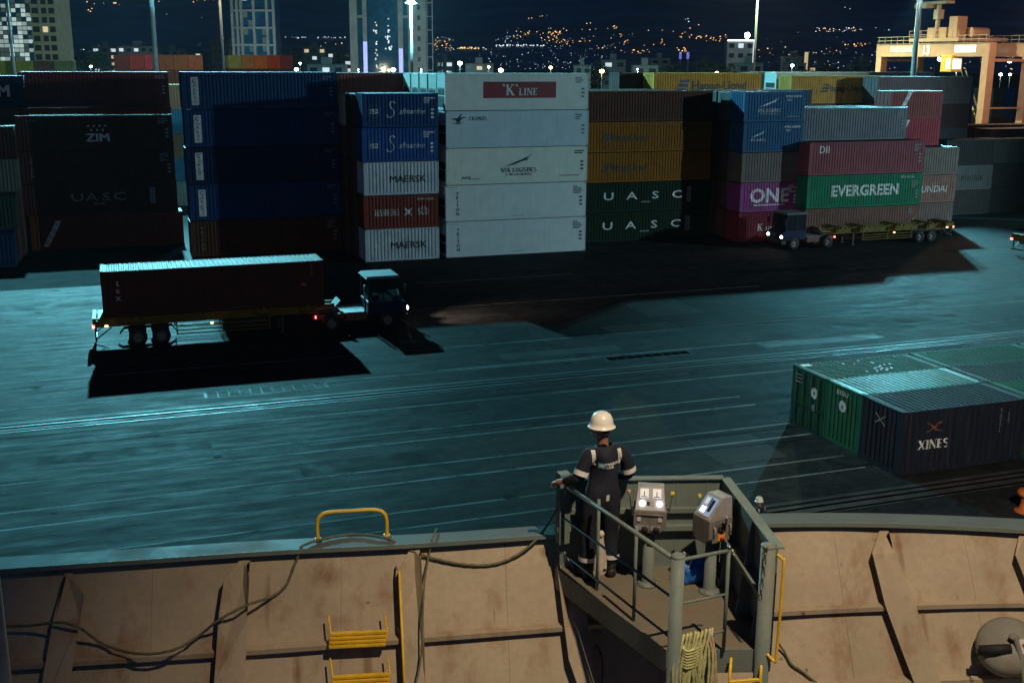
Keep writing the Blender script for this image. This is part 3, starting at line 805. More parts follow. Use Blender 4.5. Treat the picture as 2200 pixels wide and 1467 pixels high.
# front stacks, from left to right
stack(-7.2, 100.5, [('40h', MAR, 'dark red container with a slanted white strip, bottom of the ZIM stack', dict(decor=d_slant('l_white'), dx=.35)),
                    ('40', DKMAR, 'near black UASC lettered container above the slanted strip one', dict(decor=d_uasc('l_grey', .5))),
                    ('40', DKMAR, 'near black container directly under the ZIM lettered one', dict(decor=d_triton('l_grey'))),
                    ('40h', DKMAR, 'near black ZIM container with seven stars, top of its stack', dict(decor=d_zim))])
rear(on_y(367, 230, 103.2).x - 12.192, 103.2, [('40h', BROWN)] * 3, [('40h', MAR, 'dark maroon container whose lit roof edge shows just above the ZIM one', {})])
rear(on_y(361, 160, 106).x - 12.192, 106.0, [('40h', BROWN)] * 4, [('40h', (.11, .02, .028), 'dark red container towering behind the ZIM stack at the left', dict(decor=d_mark(21)))])
stack(5.55, 93.4, [('40h', (.10, .035, .02), 'dark brown TRITON container at the foot of the navy ARKAS stack', dict(decor=d_triton('l_grey', .26))),
                   ('40h', NAVY, 'navy ARKAS container, lowest of the four', dict(decor=d_arkas)),
                   ('40h', DKNAVY, 'navy ARKAS container, second lowest of the four', dict(decor=d_arkas)),
                   ('40h', NAVY, 'navy ARKAS container, second from the top of its stack', dict(decor=d_arkas)),
                   ('40h', (.014, .055, .14), 'navy ARKAS container, top of its stack', dict(decor=d_arkas))])
stack(18.35, 86.85, [('20', PALE, 'pale grey MAERSK container standing on the ground', dict(decor=d_maersk)),
                     ('20', (.19, .042, .03), 'brick red HAMBURG SUD container between two MAERSK ones', dict(decor=d_hamsud)),
                     ('20', PALE, 'pale grey MAERSK container third up, under the blue ones', dict(decor=d_maersk)),
                     ('20', (.02, .085, .28), 'bright blue Safmarine container, lower of the two', dict(decor=d_saf)),
                     ('20', (.014, .06, .17), 'blue Safmarine container, top of its stack', dict(decor=d_saf))])
rear(18.1, 89.45, [('20', BROWN)] * 4, [('20', (.06, .05, .045), 'dark brown short container right behind the upper Safmarine one', {})])
rear(17.9, 92.05, [('20', BROWN)] * 4, [('20', (.35, .4, .36), 'pale short container third in line behind the upper Safmarine one', {})])
stack(25.03, 86.85, [('r', (.66, .72, .73), 'white reefer container lettered TRITON standing on the ground', dict(decor=d_triton_w)),
                     ('r', WHITE, 'white reefer container lettered TRITON second up', dict(decor=d_triton_w)),
                     ('r', (.70, .74, .65), 'white reefer with the NYK LOGISTICS wing in mid stack', dict(decor=d_nyk_w)),
                     ('r', (.52, .64, .68), 'pale blue grey reefer with the small CRONOS mark', dict(decor=d_cronos)),
                     ('r', (.66, .71, .66), 'white reefer with the dark red K LINE panel, top of its stack', dict(decor=d_kline_w))])
for k, wd in enumerate(('first', 'second', 'third', 'fourth')):
    rear(25.0 - .06 * k, 89.4 + 2.56 * k, [('r', WHITE)] * 4, [('r', (.55, .6, .56), 'white reefer end showing %s in line behind the K LINE one' % wd, {})])
stack(38.6, 90.5, [('40', DKGREEN, 'dark green UASC container standing on the ground', dict(decor=d_uasc())),
                   ('40', DKGREEN, 'dark green UASC container second up', dict(decor=d_uasc())),
                   ('40', (.25, .095, .006), 'dim orange Hapag-Lloyd container above the green ones', dict(decor=d_hapag('l_black', 1.9, .5))),
                   ('40', (.24, .09, .006), 'dim orange Hapag-Lloyd container under the brown one', dict(decor=d_hapag('l_black', 1.9, .5))),
                   ('40', (.085, .032, .02), 'brown corrugated container on top of the dim orange ones', {})])
stack(51.9, 86.85, [('20', (.16, .02, .035), 'dark red K LINE container behind the oncoming truck cab', dict(decor=d_kline_r)),
                    ('20', (.25, .055, .20), 'magenta container lettered ONE', dict(decor=d_one)),
                    ('20', (.16, .13, .12), 'grey brown plain container between ONE and NYK', dict(decor=d_mark(23))),
                    ('20', (.025, .095, .20), 'blue NYK LOGISTICS container with the smaller wing', dict(decor=d_nyk_b(0))),
                    ('20', (.025, .10, .21), 'blue NYK LOGISTICS container with the larger wing, top of its stack', dict(decor=d_nyk_b(1)))])
rear(52.1, 89.45, [('20', BROWN)] * 4, [('20', (.16, .15, .15), 'grey short container right behind the top NYK LOGISTICS one', {})])
rear(52.0, 92.05, [('20', BROWN)] * 4, [('20', (.15, .12, .11), 'brown short container third in line behind the top NYK LOGISTICS one', {})])
stack(57.6, 85.2, [('40h', (.18, .095, .075), 'brown container behind the empty trailer, under EVERGREEN', dict(decor=d_mark(25))),
                   ('40h', EGREEN, 'bright green container lettered EVERGREEN', dict(decor=d_ever)),
                   ('40h', (.24, .07, .085), 'faded red container lettered DII on top of EVERGREEN', dict(decor=d_dii))])
rear(57.5, 87.8, [('40h', BROWN)] * 3, [('40h', (.15, .16, .18), 'grey corrugated container above and behind the DII one', dict(decor=d_mark(27)))])
rear(57.6, 90.4, [('40h', BROWN)] * 3, [('40h', (.18, .19, .19), 'grey container behind the other grey one, only its roof in view', {})])
stack(70.1, 88.0, [('20', (.19, .135, .12), 'brown short container at the right foot, under HYUNDAI', dict(decor=d_mark(28))),
                   ('20', (.28, .15, .13), 'faded pink brown container lettered HYUNDAI', dict(decor=d_hyundai)),
                   ('20', (.20, .16, .14), 'grey brown short container on top of HYUNDAI', {})])
rear(70.3, 91.2, [('20', BROWN)] * 3, [('20', (.34, .05, .07), 'bright red short container, lower of the two above HYUNDAI', dict(decor=d_slant('l_white'))),
                                        ('20', (.26, .07, .065), 'faded red short container with a slanted white word and a door end in view', dict(decor=d_slant('l_white'), doors='left'))])

for k in range(4): rear(38.4, 93.15 + 2.6 * k, [('40', BROWN)] * 5, [])
for k in range(2): rear(6.4 + .3 * k, 96.0 + 2.6 * k, [('40h', BROWN)] * 5, [])
# stepped stacks at the left edge
def left_x(px, py, Y, L): return on_y(px, py, Y).x - L
container('20', left_x(28, 500, 93, 6.058), 93, 0, (.015, .05, .13), 'blue short container on the ground at the left picture edge')
XL = left_x(30, 415, 95.7, 6.058)
rear(XL, 95.7, [('20', BROWN)], [('20', (.03, .06, .05), 'dark green short container with a lit roof edge at the left', {})])
XL = left_x(35, 330, 98.4, 6.058)
rear(XL, 98.4, [('20', BROWN)] * 2, [('20', (.11, .14, .12), 'grey green short container at the left edge, third tier', {}), ('20', (.05, .018, .018), 'dark maroon short container high at the left edge', {})])
XL = left_x(52, 190, 104, 12.192)
rear(XL, 104, [('40h', BROWN)] * 4, [('40', DKNAVY, 'dark navy container with a white M, upper left corner stack', dict(decor=lambda r, L, h: dtext(r, 'M', 10.6, .9, .9, 'l_white', 1, .03)))])

# yard behind, left of the middle
XR = on_y(905, 165, 99.8).x
rear(XR - 12.192, 99.8, [('40h', BROWN)] * 4, [('40h', (.24, .07, .065), 'brown red corrugated container between ARKAS and the white reefers', {})])
XG = on_y(378, 250, 128).x - 3
for k, (c, l) in enumerate((((.4, .46, .45), 'pale container at the foot of the far column seen in the gap'), ((.06, .28, .45), 'light blue container low in the gap between ZIM and ARKAS'), ((.4, .22, .14), 'tan container in mid column of the gap'),
                            ((.06, .26, .42), 'light blue container high in the gap between ZIM and ARKAS'), ((.5, .3, .17), 'tan container on top of the far column seen in the gap'))):
    container('20', XG, 128, k * 2.591, c, l, whole=True)

# yard behind, right of the middle
XH = on_y(1405, 165, 103).x
rear(XH, 103, [('40h', BROWN)] * 4, [('40h', (.62, .30, .05), 'bright orange Hapag-Lloyd container with its blue emblem, rear row', dict(decor=lambda r, L, h: (dtext(r, 'Hapag-Lloyd', 7.4, 1.25, .85, 'l_black', 1.02, .015), dshape(r, strokes_mesh([([(-.5, .1), (.35, .1)], .26), ([(-.35, .45), (.5, .45)], .26), ([(-.2, .8), (.6, .8)], .2)]), 3.2, 1.1, 1.25, 'l_blue'))))])
XD = on_y(1330, 165, 105.8).x
rear(XD, 105.8, [('40h', BROWN)] * 4, [('40h', (.09, .05, .05), 'dark brown container left of the bright orange Hapag-Lloyd one', dict(doors='left'))])
XB = on_y(1745, 200, 97).x - 12.192
rear(XB, 97, [('40', BROWN)] * 4, [('40', (.06, .065, .085), 'dark blue grey container above the NYK LOGISTICS stack', {})])
XH = on_y(1700, 180, 105).x
rear(XH, 105, [('40h', BROWN)] * 3 + [('40', BROWN)], [('40h', (.52, .27, .06), 'orange Hapag-Lloyd container farther right, rear row', dict(decor=d_hapag('l_black', 4.2, .6, 1.3)))])
XW = on_y(1668, 170, 111).x
rear(XW, 111, [('r', WHITE)] * 4, [('r', (.55, .6, .56), 'white reefer with its bright end left of the right orange Hapag-Lloyd', {})])
XW = on_y(1630, 165, 117).x
for k, (tp, c, l) in enumerate((('40h', (.24, .2, .2), 'brown grey long container in the farthest row, left one'), ('40h', (.2, .26, .28), 'grey blue long container in the farthest row, middle one'), ('20', (.04, .16, .36), 'blue short container at the right end of the farthest row'))):
    rear(XW + k * 12.5, 117, [(tp, BROWN)] * (4 if tp == '40h' else 4), [(tp, c, l, {})])
XM = on_y(2088, 185, 101).x - 12.192
rear(XM, 101, [('40h', BROWN)] * 2, [('40h', (.07, .065, .07), 'black container below the dark brown one at the right', {}), ('40', (.07, .03, .03), 'dark maroon container at the right, under the dark brown one', {}),
                                      ('40h', (.14, .11, .11), 'dark brown grey container right of the orange Hapag-Lloyd', dict(doors='left'))])
# dark stacks at the right edge
XK = on_y(2062, 400, 96).x
stack(XK - 2, 96, [('20', (.05, .05, .05), 'charcoal short container on the ground at the far right', {}), ('20', (.12, .13, .13), 'dim grey MAERSK container at the far right', dict(decor=d_maersk)), ('20', (.03, .03, .032), 'black short container on the dim MAERSK one', {})])
stack(XK + 4.3, 96.4, [('20', (.03, .03, .03), 'black short container at the far right, bottom', {}), ('20', (.03, .028, .028), 'black short container at the far right, middle', {}), ('20', (.06, .06, .06), 'black short container at the far right with a bright roof', {})])
XM = on_y(2080, 300, 106).x
rear(XM, 106, [('40h', BROWN)] * 2, [('40h', MAR, 'dark maroon container at the right picture edge under the crane leg', {})])
rear(on_y(2130, 270, 99).x, 99, [('40h', BROWN)] * 2, [('40h', (.16, .03, .035), 'dull red container cut by the right picture edge', {})])

# end-on containers in the far blocks (too far to show parts)
def end_on(px0, px1, ytop, Y, tiers, cols, labels):
    n = len(cols); x0 = on_y(px0, ytop, Y).x
    zt = on_y(px0, ytop, Y).z
    for i, c in enumerate(cols):
        for k in range(6):
            z = zt - (k + 1) * 2.6
            if z < 0: break
            if k < tiers:
                lab = labels[i] if k == 0 else labels[i].replace('top', 'second tier'); grp = None
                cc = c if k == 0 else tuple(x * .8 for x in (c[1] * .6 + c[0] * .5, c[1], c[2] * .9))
            else: lab, grp, cc = HID, HIDG, BROWN
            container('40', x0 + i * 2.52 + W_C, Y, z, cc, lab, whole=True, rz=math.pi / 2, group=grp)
end_on(245, 403, 117, 216, 1, [(.13, .05, .045), (.26, .06, .06), (.34, .07, .08), (.2, .1, .05), (.22, .11, .055), (.26, .12, .06)],
       ['dark red container end, leftmost of the far red row', 'red container end, second of the far red row', 'pinkish red container end, third of the far red row', 'brown container end beside the thick mast', 'brown container end, second last of the far row', 'brown container end at the right of the far red row'])
end_on(490, 606, 118, 232, 1, [(.32, .42, .12), (.45, .27, .08), (.6, .22, .05), (.5, .1, .045), (.22, .07, .06)],
       ['green yellow container end under the concrete tower', 'tan orange container end under the concrete tower', 'bright orange container end under the concrete tower', 'red orange container end under the concrete tower', 'dark red container end under the concrete tower'])
end_on(-18, 60, 130, 165, 2, [(.5, .42, .05), (.5, .45, .06), (.2, .1, .05), (.3, .3, .1)],
       ['yellow container end cut by the left edge, top tier', 'yellow container end at the far left, top tier', 'brown container end at the far left, top tier', 'olive container end at the far left, top tier'])
end_on(2136, 2196, 190, 172, 2, [(.2, .14, .07), (.02, .12, .4)], ['olive brown container end near the right crane leg, top', 'bright blue container end at the right picture edge, top'])
end_on(2086, 2130, 222, 180, 1, [(.4, .18, .15), (.38, .17, .15)], ['pink lit container end left of the near crane leg, top', 'pink lit container end right of the near crane leg, top'])

# the six containers on the quay beside the ship
def flower(r, side_front=True): pass
GXQ, GYQ = 27.7, 33.66
def d_end_flower(k):
    def f(r, L, h):
        e = empty('tmp', (0, 0, 0)); 
        ring = join_flat([disc(.2, .0, .0, 18)] + [disc(.09, .17 * math.cos(a * math.pi / 4), .17 * math.sin(a * math.pi / 4), 10) for a in range(8)])
        vs = [Vector((v.x, v.y, .0005 * i / 10)) for i, v in enumerate(ring[0])]
        o = place_flat('emblem', vs, ring[1], 0, 0, 1.0, M['l_white'], r); o.rotation_euler = (0, 0, -math.pi / 2); o.location = (-.02, W_C - (1.75 if k else 1.25), 1.75)
        o2 = place_flat('emblem_core', *star(8, .11, .04), 0, 0, 1, M['l_black'], r, front=-.014); o2.rotation_euler = (0, 0, -math.pi / 2); o2.location = (-.02, W_C - (1.75 if k else 1.25), 1.75)
        bpy.data.objects.remove(e)
        if not k:
            t2 = dtext(r, 'EISU', 0, 0, .2, 'l_white', 1.5); t2.rotation_euler = (0, 0, -math.pi / 2); t2.location = (-.02, W_C - 1.2, 2.2)
        else:
            for q in range(3):
                t2 = dshape(r, rect(.5, .07), 0, 0, 1, 'l_grey', 'marking'); t2.rotation_euler = (0, 0, -math.pi / 2); t2.location = (-.04, W_C - .55, 2.25 - q * .16)
            t2 = dshape(r, rect(.24, .3), 0, 0, 1, 'l_grey', 'marking'); t2.rotation_euler = (0, 0, -math.pi / 2); t2.location = (-.04, W_C - 1.75, .95)
    return f
def d_flakes(r, L, h):
    d_end_flower(1)(r, L, h)
    rf = random.Random(15); m = MB()
    for k in range(20):
        x, y, a, b2 = rf.gauss(3.4, .7), rf.uniform(.3, 2.1), rf.uniform(.02, .055), rf.uniform(.04, .12)
        m.add([(x + a * math.cos(6.283 * i / 7) * rf.uniform(.6, 1.2), y + b2 * math.sin(6.283 * i / 7) * rf.uniform(.6, 1.2), h - .006 + .0001 * k) for i in range(7)], [tuple(range(7))])
    m.bx(.25, .7, 2.0, 2.3, h - .009, h - .006)
    o = m.build('paint_flakes', M['l_white'], r); o['kind'] = 'stuff'
def d_xines(r, L, h):
    xs = strokes_mesh([([(-.5, .42), (-.15, .22), (.05, .02), (.5, -.1)], (.02, .1, .1, .02)), ([(-.5, -.08), (-.1, .1), (.15, .3), (.52, .46)], (.02, .1, .1, .02))])
    dshape(r, xs, 1.62, 1.72, .8, 'l_rust', conform=CB20); dserif(r, 'XINES', 1.62, .98, .36, 'l_white', 1.05, CB20)
    dvert(r, 'XINU2416', 4.75, h - .3, .1, 'l_grey'); dvert(r, '22G1', 5.15, h - .5, .1, 'l_grey')
    o = place_flat('emblem', *strokes_mesh([([(-.3, .2), (.3, -.2)], .06), ([(-.3, -.2), (.3, .2)], .06)]), 0, 0, 1, M['l_grey'], r); o.rotation_euler = (0, 0, -math.pi / 2); o.location = (-.02, W_C - 1.2, 1.95)
L20 = 6.058
container('20', GXQ, GYQ, 0, (.010, .014, .026), 'dark navy XINES container nearest the ship', d_xines)
container('20', GXQ + L20 + .12, GYQ, 0, (.012, .09, .045), 'green container right of the XINES one, cut by the frame', None)
gl = container('20', GXQ, GYQ + 2.5, 0, (.012, .10, .055), 'green container with a bright shiny roof in the middle row', d_end_flower(0))
GLC = gl
for ch_ in gl.children:
    if ch_.name.startswith('roof'): ch_.material_slots[0].link = 'OBJECT'; ch_.material_slots[0].material = M['cont_gloss']
container('20', GXQ + L20 + .12, GYQ + 2.5, 0, (.03, .045, .042), 'grey green container right of the shiny roofed one', None)
container('20', GXQ, GYQ + 5.0, 0, (.008, .065, .036), 'green container with its doors in view and flaked white spots on the roof', d_flakes, 'left')
container('20', GXQ + L20 + .12, GYQ + 5.0, 0, (.010, .08, .045), 'green ridged roof container in the far row, second from its doors', None)
container('20', GXQ + 2 * (L20 + .12), GYQ + 5.0, 0, (.02, .09, .06), 'green container in the far row cut by the right edge', None)
# ------------------------------------------------------------------ terminal trucks
def wheel(root, x, y, r=.5, w=.3, name='wheel'):
    sgn = -1 if y < 0 else 1
    m = MB(); m.lathe([(r * .55, -w / 2), (r * .92, -w / 2), (r, -w * .35), (r, w * .35), (r * .92, w / 2), (r * .55, w / 2)], (x, y, r), 24, (0, 1, 0)); t = m.build(name, M['black'], root)
    m = MB(); m.lathe([(.0, w * .30), (r * .2, w * .46), (r * .24, w * .28), (r * .45, w * .2), (r * .56, w * .45)], (x, y, r), 20, (0, sgn, 0)); m.build('rim', M['rim'], t)
def make_truck(label, loc, rz):
    root = empty('terminal_truck', loc, rz, label, 'truck')
    Y = 'trailer_yellow'
    for s in (-1, 1):
        m = MB(); y = s * .48
        m.bx(.1, 13.4, y - .09, y + .09, 1.50, 1.56); m.bx(.1, 13.4, y - .02, y + .02, 1.12, 1.5); m.bx(.1, 13.4, y - .09, y + .09, 1.06, 1.12); m.build('main_beam', M[Y], root)
    for x in (.35, 2.2, 5.6, 9.2, 11.7):
        m = MB(); m.bx(x - .14, x + .14, -1.22, 1.22, 1.57, 1.70)
        for s in (-1, 1):
            m.bx(x - .42, x + .42, s * 1.13 - .09, s * 1.13 + .09, 1.36, 1.57); m.bx(x - .42, x - .30, s * 1.13 - .1, s * 1.13 + .1, 1.57, 1.68); m.bx(x + .30, x + .42, s * 1.13 - .1, s * 1.13 + .1, 1.57, 1.68)
        m.build('bolster', M[Y], root)
    m = MB(); m.bx(-.06, .12, -1.24, 1.24, 1.15, 1.72); m.build('rear_beam', M[Y], root)
    m = MB()
    for s in (-1, 1):
        m.bx(.0, .08, s * 1.0 - .05, s * 1.0 + .05, .42, 1.15); m.beam((.05, s * 1.0, .5), (.9, s * .9, 1.1), .06, .06)
    m.bx(.0, .1, -1.2, 1.2, .40, .52); m.build('rear_bumper', M['dark'], root)
    for s in (-1, 1):
        m = MB()
        for z in (.52, .72, .95): m.bx(4.3, 9.6, s * 1.16 - .025, s * 1.16 + .025, z - .03, z + .03)
        for x in (4.35, 6.9, 9.5): m.bx(x - .035, x + .035, s * 1.12 - .03, s * 1.12 + .03, .5, 1.36)
        m.build('side_guard', M[Y], root)
        m = MB(); m.bx(10.2, 10.34, s * .8 - .07, s * .8 + .07, .12, 1.1); m.bx(10.1, 10.44, s * .8 - .14, s * .8 + .14, .05, .12); m.beam((10.27, s * .8, .5), (11.2, s * .5, 1.1), .05, .05); m.build('landing_leg', M['dark'], root)
        m = MB(); m.bx(-.10, .02, s * 1.16 - .11, s * 1.16 + .11, 1.19, 1.35); m.build('tail_lamp', M['red_lamp'], root)
        m = MB(); m.bx(.55, .72, s * 1.24 - .02 * s - .012, s * 1.24 - .02 * s + .03 * (1 if s > 0 else -1), 1.22, 1.31); m.build('marker_lamp', M['amber_lamp'], root)
        m = MB(); m.bx(6.2, 6.34, s * 1.19 - .02, s * 1.19 + .02, 1.0, 1.08); m.build('marker_lamp', M['amber_lamp'], root)
        m = MB(); m.bx(1.55, 4.1, s * .98 - .3, s * .98 + .3, 1.03, 1.06); m.beam((1.55, s * .98, 1.04), (1.3, s * .98, .75), .6, .02); m.beam((4.1, s * .98, 1.04), (4.3, s * .98, .75), .6, .02); m.build('mudguard', M['dark'], root)
        for x in (2.25, 3.5): wheel(root, x, s * .98, .5, .56)
        wheel(root, 13.1, s * .95, .5, .56); wheel(root, 16.45, s * 1.05, .5, .32)
    m = MB(); m.cyl((2.25, -1, .5), (2.25, 1, .5), .07); m.cyl((3.5, -1, .5), (3.5, 1, .5), .07); m.cyl((13.1, -1, .5), (13.1, 1, .5), .08); m.cyl((16.45, -1, .5), (16.45, 1, .5), .06); m.build('axles', M['dark'], root)
    # tractor
    m = MB()
    for s in (-1, 1): m.bx(12.1, 17.6, s * .42 - .08, s * .42 + .08, .62, .92)
    m.build('chassis', M['chassis_red'], root)
    m = MB(); m.bx(13.95, 15.2, -1.15, -.55, .55, 1.0); m.build('fuel_tank', M['chassis_red'], root, bevel=.04)
    m = MB(); m.bx(13.95, 15.2, .55, 1.15, .55, 1.0); m.build('battery_box', M['chassis_red'], root, bevel=.03)
    m = MB(); m.bx(13.75, 15.25, -1.1, 1.1, 1.02, 1.07); m.build('deck_plate', M['deck_grey'], root)
    m = MB(); m.prism([(12.45, -.5, 1.12), (13.5, -.5, 1.2), (13.5, .5, 1.2), (12.45, .5, 1.12)], (0, 0, .06)); m.bx(12.3, 12.36, -.75, .75, 1.3, 1.36); m.bx(12.3, 13.4, -.75, -.7, 1.3, 1.36); m.bx(12.3, 13.4, .7, .75, 1.3, 1.36); m.beam((13.35, 0, 1.3), (13.75, 0, 1.72), 1.3, .05); m.build('fifth_wheel', M['deck_grey'], root)
    for s in (-1, 1):
        m = MB(); m.bx(12.18, 12.24, s * .85 - .07, s * .85 + .07, .8, .94); m.build('tail_lamp', M['red_lamp'], root)
    # cab: lower body, pillars, glass, roof
    x0, x1 = 15.3, 17.35
    m = MB(); m.prism([(x0, -1.15, .78), (x1 + .25, -1.15, .78), (x1 + .35, -1.15, 1.0), (x1 + .3, -1.15, 1.45), (x1, -1.15, 1.62), (x0, -1.15, 1.62)][::-1], (0, 2.3, 0)); m.build('cab_body', M['cab_navy'], root, bevel=.05)
    m = MB()
    for y in (-1.1, 1.02): m.bx(x0 + .02, x0 + .12, y, y + .08, 1.6, 3.0); m.beam((x1 - .05, y + .04, 1.6), (x1 - .22, y + .04, 3.0), .09, .09)
    m.bx(x0 + .9, x0 + .98, -1.1, -1.02, 1.6, 3.0); m.bx(x0 + .9, x0 + .98, 1.02, 1.1, 1.6, 3.0); m.build('cab_pillars', M['cab_navy'], root)
    m = MB(); m.bx(x0 + .05, x1 - .22, -1.06, -1.05, 1.62, 2.98); m.bx(x0 + .05, x1 - .22, 1.05, 1.06, 1.62, 2.98); m.prism([(x1 - .09, -1.02, 1.63), (x1 - .09, 1.02, 1.63), (x1 - .25, 1.02, 2.98), (x1 - .25, -1.02, 2.98)], (.01, 0, 0)); m.bx(x0 + .06, x0 + .07, -1.0, 1.0, 1.8, 2.9); m.build('cab_glass', M['glass'], root)
    m = MB(); m.prism([(x0 - .08, -1.18, 3.0), (x1 - .05, -1.18, 2.98), (x1 - .12, -1.05, 3.12), (x0, -1.05, 3.12)][::-1], (0, .001, 0)); m.hexa([(x0 - .08, -1.18, 2.99), (x1 - .02, -1.18, 2.99), (x1 - .02, 1.18, 2.99), (x0 - .08, 1.18, 2.99), (x0 + .05, -1.05, 3.13), (x1 - .15, -1.05, 3.13), (x1 - .15, 1.05, 3.13), (x0 + .05, 1.05, 3.13)]); m.build('cab_roof', M['roof_white'], root)
    m = MB(); m.bx(x0 + .35, x0 + .85, -.35, .35, 1.62, 1.85); m.bx(x0 + .3, x0 + .42, -.35, .35, 1.85, 2.5); m.build('seat', M['dark'], root)
    m = MB(); m.bx(x1 - .45, x1 - .15, -.9, .9, 1.6, 1.85); m.lathe([(.2, -.02), (.22, 0), (.2, .02)], (x1 - .55, 0, 1.98), 14, (1, 0, .8)); m.build('dashboard', M['dark'], root)
    for s in (-1, 1):
        m = MB(); m.box((x1 + .2, s * 1.28, 2.35), (.06, .2, .5)); m.beam((x1 - .1, s * 1.1, 2.7), (x1 + .2, s * 1.28, 2.6), .03, .03); m.build('mirror', M['dark'], root)
        m = MB(); m.sphere((x1 + .34, s * 1.03, 1.12), .13, 10, (.7, 1.2, 1)); m.build('head_lamp', M['head_lamp'], root)
        m = MB(); m.bx(x1 - .7, x1 + .1, s * 1.0 - .25, s * 1.0 + .25, 1.02, 1.06); m.build('front_mudguard', M['cab_navy'], root)
    m = MB(); m.cyl((x0 - .15, -.95, .9), (x0 - .15, -.95, 2.6), .07); m.build('exhaust', M['steel'], root)
    m = MB(); m.bx(x1 - .1, x1 + .36, -1.15, 1.15, .45, .78); m.build('front_bumper', M['dark'], root, bevel=.03)
    return root
M['deck_grey'] = pm('deck_plate_grey', (.2, .23, .22), .6, .1, .25, 4)
M['roof_white'] = pm('cab_roof_white', (.13, .145, .145), .7, 0, .15, 4)
m_, nt, b = new_mat('cab_glass'); b.inputs['Base Color'].default_value = (.02, .03, .035, 1); b.inputs['Roughness'].default_value = .05; b.inputs['Alpha'].default_value = .55
nt.links.new(grey(nt, noise(nt, coords(nt), 6), .04, .12), b.inputs['Roughness']); M['glass'] = m_
t1 = make_truck('navy truck hauling a dark red tex container along the quay', (-1.62, 65.5, 0), 0)
for s in (-1, 1): point_lamp('head_light', (16.5, 65.5 + s * .9, 1.1), 2600, (1, .76, .58), t1, .1, 70, (36, 67 + s, .6), 1.0)
def d_tex(r, L, h):
    dvert(r, 'tex', .85, h - .5, .34, 'l_white', 1.2, bold=.01); dvert(r, 'TEXU7', 11.5, h - .2, .12, 'l_grey'); dshape(r, rect(.3, .18), 11.0, 1.15, 1, 'l_orange', 'marking')
container('40', -1.1, 64.3, 1.706, (.085, .032, .028), 'dark red tex container riding on the truck trailer', d_tex)
t2 = copy_tree(t1); t2.location = (70.9, 83.0, 0); t2.rotation_euler = (0, 0, math.pi); tag(t2, 'navy truck with lit headlamps and an empty trailer before EVERGREEN', 'truck')
t3 = copy_tree(t1); p = on_z(2203, 552, 0); t3.location = (p.x + .3, p.y + .6, 0); t3.rotation_euler = (0, 0, R(12)); tag(t3, 'truck trailer tail with a red lamp cut by the right picture edge', 'truck')
for t in (t2, t3):
    for ch in list(t.children):
        if ch.type == 'LIGHT': ch.data = ch.data.copy(); ch.data.energy = 150 if t is t2 else 1

